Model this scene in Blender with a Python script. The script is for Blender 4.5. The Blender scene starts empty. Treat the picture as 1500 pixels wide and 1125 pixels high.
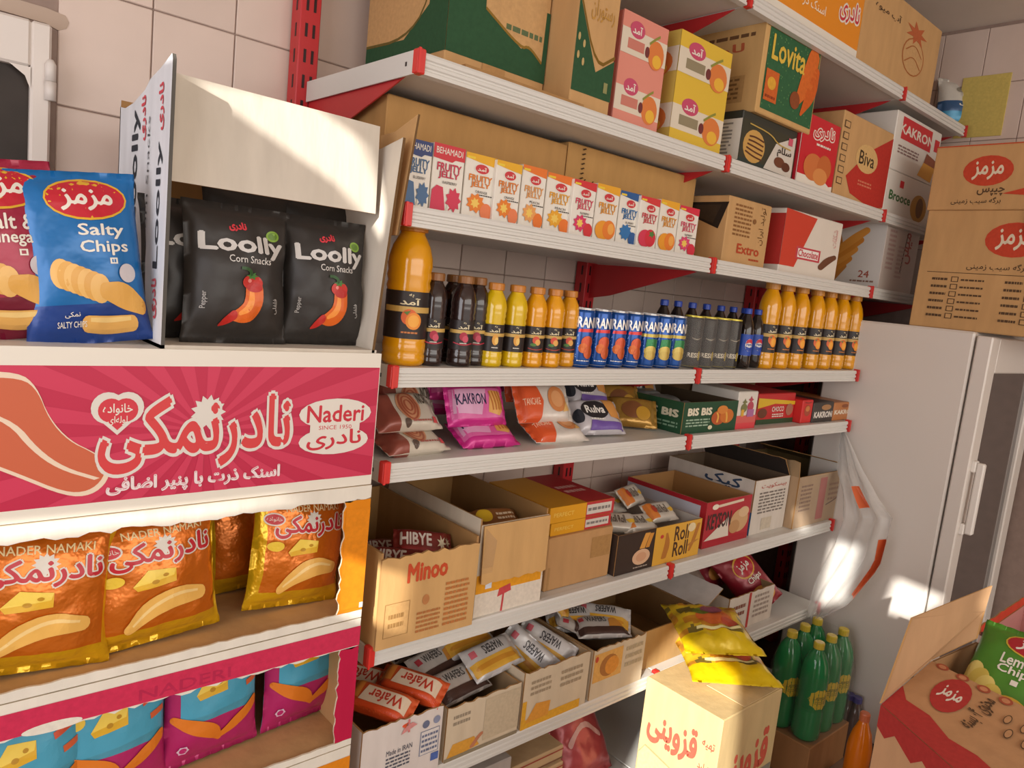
import bpy, math, random, unicodedata
from mathutils import Vector, Matrix, noise
from mathutils.geometry import tessellate_polygon, delaunay_2d_cdt
random.seed(7)
SC = bpy.context.scene
COL = SC.collection
H = 1.45                                   # camera height above the floor
# ---------------------------------------------------------------- camera
FPX, CX, CY = 1088.3, 750.0, 562.5         # focal length in pixels for the 1500 x 1125 frame
def _unit(v):
    return Vector(v).normalized()
_X = _unit((1990 - CX, 548 - CY, FPX))     # shelf direction seen from the camera (x right, y down, z ahead)
_Zd = _unit((-110 - CX, 8700 - CY, FPX))   # straight down
_Y = -_Zd.cross(_X)
RM = Matrix((_X, _Y, -_Zd))                # camera axes -> world axes
cam_d = bpy.data.cameras.new('camera')
cam_d.sensor_fit = 'HORIZONTAL'
cam_d.sensor_width = 36.0
cam_d.lens = FPX * 36.0 / 1500.0
cam_d.clip_start = 0.02
cam = bpy.data.objects.new('camera', cam_d)
COL.objects.link(cam)
_r, _u, _b = RM @ Vector((1, 0, 0)), -(RM @ Vector((0, 1, 0))), -(RM @ Vector((0, 0, 1)))
cam.matrix_world = Matrix(((_r.x, _u.x, _b.x, 0), (_r.y, _u.y, _b.y, 0), (_r.z, _u.z, _b.z, H), (0, 0, 0, 1)))
SC.camera = cam
# ---------------------------------------------------------------- light
SC.view_settings.view_transform = 'Standard'
SC.view_settings.look = 'None'
SC.view_settings.gamma = 1.0
SC.view_settings.use_curve_mapping = False
SC.view_settings.exposure = 0.0
wd = bpy.data.worlds.new('sky')
SC.world = wd
wd.use_nodes = True
_bg = wd.node_tree.nodes['Background']
_bg.inputs['Color'].default_value = (1.0, 0.93, 0.86, 1)
_bg.inputs['Strength'].default_value = 1.0
SUN = Vector((1.0, 0.5, -0.43)).normalized()      # direction the sunlight travels
sl = bpy.data.lights.new('sun', 'SUN')
sl.energy = 8.5
sl.angle = math.radians(0.5)
sl.color = (1.0, 0.96, 0.89)
so = bpy.data.objects.new('sun', sl)
COL.objects.link(so)
so.rotation_euler = SUN.to_track_quat('-Z', 'Y').to_euler()
so.location = (-6, -3, 6)
# daylight entering through the open shop front behind the camera
al = bpy.data.lights.new('shop_front_daylight', 'AREA')
al.shape = 'RECTANGLE'
al.size, al.size_y = 4.6, 1.3
al.energy = 46.0
al.color = (1.0, 0.95, 0.885)
ao = bpy.data.objects.new('shop_front_daylight', al)
COL.objects.link(ao)
ao.location = (0.9, -2.5, 1.9)
ao.rotation_euler = (math.radians(84), 0, 0)
# added fill lamp, no door there; brightens the sides facing left
dl = bpy.data.lights.new('left_fill_light', 'AREA')
dl.shape = 'RECTANGLE'
dl.size, dl.size_y = 1.5, 1.9
dl.energy = 32.0
dl.color = (0.94, 0.95, 1.0)
do = bpy.data.objects.new('left_fill_light', dl)
COL.objects.link(do)
do.location = (-1.38, 0.35, 1.5)
do.rotation_euler = Vector((1.0, 0.2, 0.0)).to_track_quat('-Z', 'Z').to_euler()

# ---------------------------------------------------------------- pixels to places
def ray(x, y):
    return RM @ Vector((x - CX, y - CY, FPX))
def P(x, y, X=None, Y=None, Z=None):
    """point on the ray of a photo pixel where it meets a plane (Z absolute)"""
    r = ray(x, y)
    if X is not None: k = X / r.x
    elif Y is not None: k = Y / r.y
    else: k = (Z - H) / r.z
    return Vector((r.x * k, r.y * k, H + r.z * k))
_RT = RM.transposed()
def Xat(px, Y, Z):
    """X of the point with this Y, Z that shows in pixel column px"""
    a = _RT[0] * FPX - _RT[2] * (px - CX)
    return -(a.y * Y + a.z * (Z - H)) / a.x
def Zat(py, X, Y):
    a = _RT[1] * FPX - _RT[2] * (py - CY)
    return H - (a.x * X + a.y * Y) / a.z

# ---------------------------------------------------------------- materials
def c(s):
    s = s.lstrip('#')
    o = []
    for i in (0, 2, 4):
        v = int(s[i:i + 2], 16) / 255.0
        o.append(v / 12.92 if v <= 0.04045 else ((v + 0.055) / 1.055) ** 2.4)
    return tuple(o)
MATS = {}
def material(name, rough=0.5, metal=0.0, spec=0.5, grain=0.0, gscale=40.0, bump=0.0, bscale=60.0, trans=0.0, alpha=1.0,
             coat=0.0, stretch=(1, 1, 1), fixed=None, rand=0.0, sss=0.0):
    m = bpy.data.materials.new(name)
    m.use_nodes = True
    nt = m.node_tree
    b = nt.nodes['Principled BSDF']
    b.inputs['Roughness'].default_value = rough
    b.inputs['Metallic'].default_value = metal
    b.inputs['Specular IOR Level'].default_value = spec
    b.inputs['Transmission Weight'].default_value = trans
    b.inputs['Alpha'].default_value = alpha
    b.inputs['Coat Weight'].default_value = coat
    if fixed:
        n = nt.nodes.new('ShaderNodeRGB')
        n.outputs[0].default_value = (*fixed, 1)
        src = n.outputs[0]
    else:
        n = nt.nodes.new('ShaderNodeAttribute')
        n.attribute_name = 'Col'
        src = n.outputs['Color']
    tc = nt.nodes.new('ShaderNodeTexCoord')
    mp = nt.nodes.new('ShaderNodeMapping')
    mp.inputs['Scale'].default_value = stretch
    nt.links.new(tc.outputs['Object'], mp.inputs['Vector'])
    if grain or rand:
        no = nt.nodes.new('ShaderNodeTexNoise')
        no.inputs['Scale'].default_value = gscale
        no.inputs['Detail'].default_value = 5
        nt.links.new(mp.outputs[0], no.inputs['Vector'])
        mr = nt.nodes.new('ShaderNodeMapRange')
        mr.inputs['From Min'].default_value = 0.25
        mr.inputs['From Max'].default_value = 0.75
        mr.inputs['To Min'].default_value = 1 - grain
        mr.inputs['To Max'].default_value = 1 + grain * 0.6
        nt.links.new(no.outputs['Fac'], mr.inputs['Value'])
        fac = mr.outputs[0]
        if rand:
            oi = nt.nodes.new('ShaderNodeObjectInfo')
            r2 = nt.nodes.new('ShaderNodeMapRange')
            r2.inputs['To Min'].default_value = 1 - rand
            r2.inputs['To Max'].default_value = 1 + rand
            nt.links.new(oi.outputs['Random'], r2.inputs['Value'])
            mu = nt.nodes.new('ShaderNodeMath')
            mu.operation = 'MULTIPLY'
            nt.links.new(fac, mu.inputs[0])
            nt.links.new(r2.outputs[0], mu.inputs[1])
            fac = mu.outputs[0]
        vm = nt.nodes.new('ShaderNodeVectorMath')
        vm.operation = 'SCALE'
        nt.links.new(src, vm.inputs[0])
        nt.links.new(fac, vm.inputs['Scale'])
        src = vm.outputs[0]
    nt.links.new(src, b.inputs['Base Color'])
    if bump:
        nb = nt.nodes.new('ShaderNodeTexNoise')
        nb.inputs['Scale'].default_value = bscale
        nb.inputs['Detail'].default_value = 3
        nt.links.new(mp.outputs[0], nb.inputs['Vector'])
        bp = nt.nodes.new('ShaderNodeBump')
        bp.inputs['Strength'].default_value = bump
        bp.inputs['Distance'].default_value = 0.01
        nt.links.new(nb.outputs['Fac'], bp.inputs['Height'])
        nt.links.new(bp.outputs[0], b.inputs['Normal'])
    MATS[name] = m
    return m
material('cardboard', 0.85, spec=0.2, grain=0.10, gscale=30, bump=0.12, bscale=45, stretch=(1, 1, 0.25))
material('ink', 0.75, spec=0.2, grain=0.12, gscale=120)
material('coated_carton', 0.42, spec=0.45, grain=0.03, gscale=20, bump=0.03, bscale=25)
material('coated_print', 0.42, spec=0.45)
material('foil', 0.30, metal=0.15, spec=0.6, bump=0.30, bscale=22, grain=0.05)
material('foil_print', 0.36, spec=0.5, bump=0.22, bscale=22)
material('gold_foil', 0.25, metal=0.45, spec=0.7, bump=0.6, bscale=30, grain=0.08)
material('matte_foil', 0.45, metal=0.05, spec=0.5, bump=0.28, bscale=18)
material('juice', 0.12, spec=0.6, coat=0.4)
material('cap', 0.35, spec=0.5)
material('can', 0.22, metal=0.35, spec=0.6)
material('painted_steel', 0.38, spec=0.45)
material('soda', 0.08, spec=0.6, trans=0.35)
material('cola', 0.10, spec=0.6, coat=0.3)
material('wall_paint', 0.8, spec=0.2, grain=0.06, gscale=4)
material('tile_glaze', 0.30, spec=0.4, grain=0.07, gscale=7, bump=0.04, bscale=8, rand=0.05, fixed=c('#d3bfb2'))
material('grout', 0.9, spec=0.1, grain=0.15, gscale=30, fixed=c('#9a857a'))
material('floor_tile', 0.5, spec=0.4, grain=0.15, gscale=5, fixed=c('#8f7866'))
material('window_glass', 0.35, spec=0.15, grain=0.5, gscale=6, fixed=c('#3a322d'))
material('fridge_enamel', 0.32, spec=0.5, grain=0.02, gscale=5)
def film_material(name, lo, hi):
    m = bpy.data.materials.new(name)
    m.use_nodes = True
    nt = m.node_tree
    for n in list(nt.nodes):
        if n.type != 'OUTPUT_MATERIAL': nt.nodes.remove(n)
    out = [n for n in nt.nodes if n.type == 'OUTPUT_MATERIAL'][0]
    tr = nt.nodes.new('ShaderNodeBsdfTransparent')
    tr.inputs['Color'].default_value = (0.95, 0.94, 0.92, 1)
    pr = nt.nodes.new('ShaderNodeBsdfPrincipled')
    pr.inputs['Base Color'].default_value = (0.85, 0.84, 0.82, 1)
    pr.inputs['Roughness'].default_value = 0.18
    fr = nt.nodes.new('ShaderNodeLayerWeight')
    fr.inputs['Blend'].default_value = 0.22
    mr = nt.nodes.new('ShaderNodeMapRange')
    mr.inputs['To Min'].default_value = lo
    mr.inputs['To Max'].default_value = hi
    nt.links.new(fr.outputs['Facing'], mr.inputs['Value'])
    mx = nt.nodes.new('ShaderNodeMixShader')
    nt.links.new(mr.outputs[0], mx.inputs[0])
    nt.links.new(tr.outputs[0], mx.inputs[1])
    nt.links.new(pr.outputs[0], mx.inputs[2])
    nt.links.new(mx.outputs[0], out.inputs['Surface'])
    MATS[name] = m
film_material('clear_film', 0.01, 0.17)
film_material('cloudy_film', 0.30, 0.75)

# ---------------------------------------------------------------- mesh building
class MB:
    def __init__(self):
        self.v, self.f, self.k = [], [], []
    def poly(self, pts, col):
        i = len(self.v)
        self.v += [tuple(p) for p in pts]
        self.f.append(tuple(range(i, i + len(pts))))
        self.k.append(col)
    def box(self, lo, hi, col, ch=0.0, faces=None):
        """box; ch = chamfer; faces = dict of face colours (L R F B D T)"""
        x0, y0, z0 = lo; x1, y1, z1 = hi
        fc = dict(L=col, R=col, F=col, B=col, D=col, T=col)
        if faces: fc.update(faces)
        e = min(ch, (x1 - x0) / 3, (y1 - y0) / 3, (z1 - z0) / 3)
        X, Y, Z = (x0, x1), (y0, y1), (z0, z1)
        s = (1, -1)
        if e <= 0:
            vs = [(X[i], Y[j], Z[k]) for i in (0, 1) for j in (0, 1) for k in (0, 1)]
            b = len(self.v); self.v += vs
            for key, q in (('L', (0, 1, 3, 2)), ('R', (4, 6, 7, 5)), ('F', (0, 4, 5, 1)), ('B', (2, 3, 7, 6)), ('D', (0, 2, 6, 4)), ('T', (1, 5, 7, 3))):
                self.f.append(tuple(b + t for t in q)); self.k.append(fc[key])
            return
        def vx(i, j, k): return (X[i], Y[j] + e * s[j], Z[k] + e * s[k])
        def vy(i, j, k): return (X[i] + e * s[i], Y[j], Z[k] + e * s[k])
        def vz(i, j, k): return (X[i] + e * s[i], Y[j] + e * s[j], Z[k])
        self.poly([vx(0, 0, 0), vx(0, 0, 1), vx(0, 1, 1), vx(0, 1, 0)], fc['L'])
        self.poly([vx(1, 0, 0), vx(1, 1, 0), vx(1, 1, 1), vx(1, 0, 1)], fc['R'])
        self.poly([vy(0, 0, 0), vy(1, 0, 0), vy(1, 0, 1), vy(0, 0, 1)], fc['F'])
        self.poly([vy(0, 1, 0), vy(0, 1, 1), vy(1, 1, 1), vy(1, 1, 0)], fc['B'])
        self.poly([vz(0, 0, 0), vz(0, 1, 0), vz(1, 1, 0), vz(1, 0, 0)], fc['D'])
        self.poly([vz(0, 0, 1), vz(1, 0, 1), vz(1, 1, 1), vz(0, 1, 1)], fc['T'])
        for i in (0, 1):
            for j in (0, 1):
                q = [vx(i, j, 0), vx(i, j, 1), vy(i, j, 1), vy(i, j, 0)]
                self.poly(q if (i + j) % 2 else q[::-1], fc['F' if j == 0 else 'B'])
        for i in (0, 1):
            for k in (0, 1):
                q = [vx(i, 0, k), vx(i, 1, k), vz(i, 1, k), vz(i, 0, k)]
                self.poly(q if (i + k) % 2 == 0 else q[::-1], fc['L' if i == 0 else 'R'])
        for j in (0, 1):
            for k in (0, 1):
                q = [vy(0, j, k), vy(1, j, k), vz(1, j, k), vz(0, j, k)]
                self.poly(q if (j + k) % 2 else q[::-1], fc['F' if j == 0 else 'B'])
        for i in (0, 1):
            for j in (0, 1):
                for k in (0, 1):
                    q = [vx(i, j, k), vy(i, j, k), vz(i, j, k)]
                    self.poly(q if (i + j + k) % 2 else q[::-1], fc['T' if k else 'D'])
    def slab(self, pts, O, U, V, N, th, cf, cb=None, ce=None):
        """flat sheet with thickness: pts are (u, v) in metres along U, V; N points to the front"""
        O, U, V, N = Vector(O), Vector(U), Vector(V), Vector(N)
        fr = [O + U * a + V * b for a, b in pts]
        bk = [p - N * th for p in fr]
        self.poly(fr, cf)
        self.poly(bk[::-1], cb or cf)
        n = len(pts)
        for i in range(n):
            j = (i + 1) % n
            self.poly([fr[j], fr[i], bk[i], bk[j]], ce or cf)
    def lathe(self, prof, cols, seg=20, O=(0, 0, 0), cap=True):
        b = len(self.v)
        for r, z in prof:
            for i in range(seg):
                a = 2 * math.pi * i / seg
                self.v.append((O[0] + r * math.cos(a), O[1] + r * math.sin(a), O[2] + z))
        for j in range(len(prof) - 1):
            for i in range(seg):
                i2 = (i + 1) % seg
                self.f.append((b + j * seg + i, b + j * seg + i2, b + (j + 1) * seg + i2, b + (j + 1) * seg + i))
                self.k.append(cols[j] if isinstance(cols, list) else cols)
        if cap:
            self.f.append(tuple(b + i for i in range(seg))[::-1]); self.k.append(cols[0] if isinstance(cols, list) else cols)
            t = b + (len(prof) - 1) * seg
            self.f.append(tuple(t + i for i in range(seg))); self.k.append(cols[-1] if isinstance(cols, list) else cols)
    def tube(self, pts, r, col, seg=8):
        pts = [Vector(p) for p in pts]
        b = len(self.v)
        for i, p in enumerate(pts):
            d = (pts[min(i + 1, len(pts) - 1)] - pts[max(i - 1, 0)]).normalized()
            a = d.orthogonal().normalized() if i == 0 else (pa - d * pa.dot(d)).normalized()
            pa = a
            q = d.cross(a)
            for s in range(seg):
                t = 2 * math.pi * s / seg
                self.v.append(tuple(p + a * r * math.cos(t) + q * r * math.sin(t)))
        for j in range(len(pts) - 1):
            for s in range(seg):
                s2 = (s + 1) % seg
                self.f.append((b + j * seg + s, b + j * seg + s2, b + (j + 1) * seg + s2, b + (j + 1) * seg + s)); self.k.append(col)
        self.f.append(tuple(b + s for s in range(seg))[::-1]); self.k.append(col)
        t = b + (len(pts) - 1) * seg
        self.f.append(tuple(t + s for s in range(seg))); self.k.append(col)
    def mesh(self, name, mat, smooth=False):
        me = bpy.data.meshes.new(name)
        me.from_pydata(self.v, [], self.f)
        at = me.color_attributes.new('Col', 'FLOAT_COLOR', 'CORNER')
        arr = []
        for p, k in zip(self.f, self.k):
            arr += [k[0], k[1], k[2], 1.0] * len(p)
        at.data.foreach_set('color', arr)
        if smooth: me.polygons.foreach_set('use_smooth', [True] * len(self.f))
        me.materials.append(MATS[mat])
        me.update()
        return me
    def build(self, name, mat, parent=None, smooth=False):
        o = bpy.data.objects.new(name, self.mesh(name, mat, smooth))
        COL.objects.link(o)
        if parent: o.parent = parent
        return o
def tag(o, label=None, cat=None, group=None, kind=None):
    if label: o['label'] = label
    if cat: o['category'] = cat
    if group: o['group'] = group
    if kind: o['kind'] = kind
    return o
def empty(name, loc=(0, 0, 0), rot=(0, 0, 0)):
    o = bpy.data.objects.new(name, None)
    o.empty_display_size = 0.05
    COL.objects.link(o)
    o.location = loc
    o.rotation_euler = rot
    return o
KIDS = {}
def kids(o):
    return [x for x in COL.objects if x.parent is o]
def dup(o, loc=None, rot=None, label=None, parent=None):
    """a copy of a thing with copies of its parts and their parts"""
    n = o.copy()
    COL.objects.link(n)
    if parent: n.parent = parent
    if loc is not None: n.location = loc
    if rot is not None: n.rotation_euler = rot
    if label: n['label'] = label
    for ch in list(o.children): dup(ch, parent=n)
    return n

# ---------------------------------------------------------------- lettering and print
_FORMS = {}
for cp in list(range(0xFB50, 0xFDFF)) + list(range(0xFE70, 0xFEFF)):
    d = unicodedata.decomposition(chr(cp)).split()
    if len(d) == 2 and d[0] in ('<initial>', '<medial>', '<final>', '<isolated>'):
        _FORMS.setdefault(chr(int(d[1], 16)), {})[d[0][1:4]] = chr(cp)
def fa(s):
    """join Persian letters into their written forms, in drawing order"""
    out = []
    for i, ch in enumerate(s):
        f = _FORMS.get(ch)
        if not f:
            if ch != '\u200c': out.append(ch)
            continue
        pv = i > 0 and 'ini' in _FORMS.get(s[i - 1], {}) and 'fin' in f
        nx = i + 1 < len(s) and 'fin' in _FORMS.get(s[i + 1], {}) and 'ini' in f
        out.append(f.get('med' if pv and nx else 'fin' if pv else 'ini' if nx else 'iso', ch))
    return ''.join(out[::-1])
_TXT, _ISL = {}, {}
def text_tris(s):
    if s not in _TXT:
        cu = bpy.data.curves.new('lettering', 'FONT')
        cu.body = s
        cu.resolution_u = 2
        ob = bpy.data.objects.new('lettering', cu)
        me = bpy.data.meshes.new_from_object(ob)
        me.calc_loop_triangles()
        co = [(v.co.x, v.co.y) for v in me.vertices]
        # letters that touch are told apart so that they can lie a hair above one another
        root = list(range(len(co)))
        def find(i):
            while root[i] != i: root[i] = root[root[i]]; i = root[i]
            return i
        for e in me.edges: root[find(e.vertices[0])] = find(e.vertices[1])
        ids = {}
        _TXT[s] = [tuple(co[i] for i in t.vertices) for t in me.loop_triangles]
        _ISL[s] = [ids.setdefault(find(t.vertices[0]), len(ids)) for t in me.loop_triangles]
        bpy.data.objects.remove(ob); bpy.data.curves.remove(cu); bpy.data.meshes.remove(me)
    return _TXT[s]
def bbox(tr):
    xs = [p[0] for t in tr for p in t]; ys = [p[1] for t in tr for p in t]
    return (min(xs), min(ys), max(xs), max(ys)) if xs else (0, 0, 1, 1)
def shape_tris(el):
    k = el[0]
    if k == 'r':
        _, x0, y0, x1, y1, col = el
        return [((x0, y0), (x1, y0), (x1, y1)), ((x0, y0), (x1, y1), (x0, y1))], col
    if k == 'e':
        _, cx, cy, rx, ry, col = el
        n = 20
        pt = [(cx + rx * math.cos(2 * math.pi * i / n), cy + ry * math.sin(2 * math.pi * i / n)) for i in range(n)]
        return [((cx, cy), pt[i], pt[(i + 1) % n]) for i in range(n)], col
    if k == 's':                                   # starburst
        _, cx, cy, rx, ry, n, inner, col = el
        pt = []
        for i in range(2 * n):
            q = 1 if i % 2 == 0 else inner
            pt.append((cx + rx * q * math.cos(math.pi * i / n), cy + ry * q * math.sin(math.pi * i / n)))
        return [((cx, cy), pt[i], pt[(i + 1) % (2 * n)]) for i in range(2 * n)], col
    if k == 'p':
        _, pts, col = el[:3]
        if len(el) > 3:                               # softened corners
            for _k in range(el[3]):
                n = []
                for s, e in zip(pts, pts[1:] + pts[:1]):
                    n += [(s[0] * 0.75 + e[0] * 0.25, s[1] * 0.75 + e[1] * 0.25), (s[0] * 0.25 + e[0] * 0.75, s[1] * 0.25 + e[1] * 0.75)]
                pts = n
        ts = tessellate_polygon([[Vector((a, b, 0)) for a, b in pts]])
        return [tuple(pts[i] for i in t) for t in ts], col
    if k == 'w':                                   # curved band (chip, sausage, handle): centre line with widths
        _, pts, ws, col = el
        if not isinstance(ws, (list, tuple)): ws = [ws] * len(pts)
        q = [(a, b, w) for (a, b), w in zip(pts, ws)]
        if len(q) > 2:
            for _k in range(2):
                n = [q[0]]
                for s, e in zip(q[:-1], q[1:]):
                    n += [tuple(s[i] * 0.75 + e[i] * 0.25 for i in range(3)), tuple(s[i] * 0.25 + e[i] * 0.75 for i in range(3))]
                q = n + [q[-1]]
        pts, ws = [(a, b) for a, b, w in q], [w for a, b, w in q]
        L, Rr = [], []
        for i, (a, b) in enumerate(pts):
            a0, b0 = pts[max(i - 1, 0)]; a1, b1 = pts[min(i + 1, len(pts) - 1)]
            dx, dy = a1 - a0, b1 - b0
            n = math.hypot(dx, dy) or 1
            w = ws[i] if isinstance(ws, (list, tuple)) else ws
            L.append((a - dy / n * w, b + dx / n * w)); Rr.append((a + dy / n * w, b - dx / n * w))
        out = []
        for i in range(len(pts) - 1):
            out += [(L[i], Rr[i], Rr[i + 1]), (L[i], Rr[i + 1], L[i + 1])]
        if len(el[1]) > 2 and max(ws) > 0.02:          # rounded ends
            for i, j in ((0, 1), (-1, -2)):
                ux, uy = pts[i][0] - pts[j][0], pts[i][1] - pts[j][1]
                n = math.hypot(ux, uy) or 1
                ux, uy, w = ux / n, uy / n, ws[i]
                arc = [(pts[i][0] + w * (ux * math.sin(t) - uy * math.cos(t)), pts[i][1] + w * (uy * math.sin(t) + ux * math.cos(t))) for t in [math.pi * k / 6 for k in range(7)]]
                out += [(pts[i], arc[k], arc[k + 1]) for k in range(6)]
        return out, col
    if k == 'l':                                   # rows of small print
        _, x0, y0, x1, y1, n, col = el
        rnd = random.Random(int(x0 * 997 + y0 * 131 + n))
        out = []
        st = (y1 - y0) / n
        for i in range(n):
            x = x0
            yb = y1 - (i + 1) * st + st * 0.25
            while x < x1 - (x1 - x0) * 0.03:
                w = (x1 - x0) * rnd.uniform(0.08, 0.22)
                xe = min(x + w, x1)
                out += [((x, yb), (xe, yb), (xe, yb + st * 0.5)), ((x, yb), (xe, yb + st * 0.5), (x, yb + st * 0.5))]
                x = xe + (x1 - x0) * 0.035
            if n > 2 and rnd.random() < 0.3: pass
        return out, col
    if k == 't':
        s, x0, y0, x1, y1, col = el[1:7]
        off = el[7] if len(el) > 7 else 0.0
        rot = el[8] if len(el) > 8 else 0
        base = text_tris(s)
        sx, sy = el[9] if len(el) > 9 else (0, 0)
        b = bbox(base)
        w, h = (b[2] - b[0]) or 1, (b[3] - b[1]) or 1
        out = []
        for t in base:
            q = []
            for a, bb in t:
                u, v = (a + sx - b[0]) / w, (bb + sy - b[1]) / h
                if rot == 90: u, v = 1 - v, u
                elif rot == -90: u, v = v, 1 - u
                elif rot == 180: u, v = 1 - u, 1 - v
                q.append((x0 + (x1 - x0) * u, y0 + (y1 - y0) * v))
            out.append(tuple(q))
        return out, col
    raise ValueError(k)
def refine(tr, L, asp=(1.0, 1.0)):
    out, st = [], list(tr)
    n = 0
    while st:
        t = st.pop()
        d = [math.hypot((t[i][0] - t[(i + 1) % 3][0]) * asp[0], (t[i][1] - t[(i + 1) % 3][1]) * asp[1]) for i in range(3)]
        m = max(range(3), key=lambda i: d[i])
        n += 1
        if d[m] <= L or n > 6000:
            out.append(t); continue
        a, b, e = t[m], t[(m + 1) % 3], t[(m + 2) % 3]
        q = ((a[0] + b[0]) / 2, (a[1] + b[1]) / 2)
        st += [(a, q, e), (q, b, e)]
    return out
def draw(els, fn, name, mat, parent, L=None, asp=(1, 1), base=0.0006, step=0.00014):
    """print shapes onto a surface: fn(u, v, offset) gives the place"""
    mb = MB()
    step = min(step, 0.0016 / len(els)) if not L else 0.003 / (len(els) + 6)
    for i, el in enumerate(els):
        var = [el]
        if el[0] == 't' and len(el) > 7 and el[7]:
            # heavier strokes: the same letters drawn again a little to each side
            n = 8 if el[7] >= 0.04 else 4
            e9 = tuple(el) + ((0,) if len(el) == 8 else ())
            var += [e9 + ((el[7] * math.cos(2 * math.pi * k / n), el[7] * math.sin(2 * math.pi * k / n)),) for k in range(n)]
        for k, e1 in enumerate(var):
            tr, col = shape_tris(e1)
            parts = [tr]
            if el[0] == 't':
                isl = _ISL[el[1]]
                parts = [[t for t, q in zip(tr, isl) if q % 3 == m] for m in range(3)]
            elif el[0] == 'w' and not L: parts = [tr[0::4] + tr[1::4], tr[2::4] + tr[3::4]]
            for m, tp in enumerate(parts):
                if L: tp = refine(tp, L, asp)
                for t in tp:
                    s = (t[1][0] - t[0][0]) * (t[2][1] - t[0][1]) - (t[1][1] - t[0][1]) * (t[2][0] - t[0][0])
                    if s < 0: t = (t[0], t[2], t[1])
                    mb.poly([fn(u, v, base + step * i + 5e-6 * k + 2e-5 * m) for u, v in t], col)
    return mb.build(name, mat, parent)
def flat(O, U, V, N):
    O, U, V, N = Vector(O), Vector(U), Vector(V), Vector(N)
    return lambda u, v, o: O + U * u + V * v + N * o
def rows(els, x0, y0, x1, y1):
    """squeeze a drawing into a smaller field"""
    out = []
    fx = lambda a: x0 + (x1 - x0) * a
    fy = lambda b: y0 + (y1 - y0) * b
    for el in els:
        k = el[0]
        if k in ('r', 'l'): out.append((k, fx(el[1]), fy(el[2]), fx(el[3]), fy(el[4])) + tuple(el[5:]))
        elif k in ('e', 's'): out.append((k, fx(el[1]), fy(el[2]), el[3] * (x1 - x0), el[4] * (y1 - y0)) + tuple(el[5:]))
        elif k == 'p': out.append((k, [(fx(a), fy(b)) for a, b in el[1]], el[2]))
        elif k == 'w':
            ws = el[2]
            sc = ((x1 - x0) + (y1 - y0)) / 2
            out.append((k, [(fx(a), fy(b)) for a, b in el[1]], [w * sc for w in ws] if isinstance(ws, (list, tuple)) else ws * sc, el[3]))
        elif k == 't': out.append((k, el[1], fx(el[2]), fy(el[3]), fx(el[4]), fy(el[5])) + tuple(el[6:]))
    return out
def outlined(s, x0, y0, x1, y1, col, oc, off=0.05, bold=0.0, rot=0):
    return [('t', s, x0, y0, x1, y1, oc, off, rot), ('t', s, x0, y0, x1, y1, col, bold, rot)]

# ---------------------------------------------------------------- cartons
KRAFT, KRAFT_D = c('#c39a68'), c('#a87f50')
WHITE, CREAM, BLACK, RED = c('#e9e4dc'), c('#e0d2b8'), c('#1d1a1a'), c('#c8202c')
def face_frame(w, d, h, f):
    if f == 'F': return flat((-w / 2, -d / 2, 0), (w, 0, 0), (0, 0, h), (0, -1, 0))
    if f == 'L': return flat((-w / 2, d / 2, 0), (0, -d, 0), (0, 0, h), (-1, 0, 0))
    if f == 'T': return flat((-w / 2, -d / 2, h), (w, 0, 0), (0, d, 0), (0, 0, 1))
    if f == 'R': return flat((w / 2, -d / 2, 0), (0, d, 0), (0, 0, h), (1, 0, 0))
NAMEF = dict(F='printed_front', L='printed_side', T='printed_top', R='printed_side')
def carton(name, label, cat, X0, X1, Y0, Y1, Z0, Z1, col, prints=None, faces=None, mat='cardboard', pmat=None, group=None, ch=0.0025, rz=0.0, rx=0.0):
    w, d, h = X1 - X0, Y1 - Y0, Z1 - Z0
    mb = MB()
    mb.box((-w / 2, -d / 2, 0), (w / 2, d / 2, h), col, ch, faces)
    o = mb.build(name, mat)
    o.location = ((X0 + X1) / 2, (Y0 + Y1) / 2, Z0)
    o.rotation_euler = (rx, 0, rz)
    tag(o, label, cat, group)
    for f, els in (prints or {}).items():
        draw(els, face_frame(w, d, h, f), NAMEF[f], pmat or ('ink' if mat == 'cardboard' else 'coated_print'), o)
    return o
def span(pl, pr, pt, Z, Y):
    """X0, X1, Ztop of a box whose front bottom corners show in columns pl, pr and whose front top left corner shows in row pt"""
    X0, X1 = Xat(pl, Y, Z), Xat(pr, Y, Z)
    return X0, X1, Zat(pt, X0, Y)
def jag(n, amp, rnd):
    return [rnd.uniform(-amp, amp) for _ in range(n)]
def ragged(x0, x1, y, n, amp, seed):
    """points of a torn edge from x1 back to x0 at height y"""
    rnd = random.Random(seed)
    return [(x1 + (x0 - x1) * i / n, y + rnd.uniform(-amp, amp)) for i in range(n + 1)]
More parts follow.
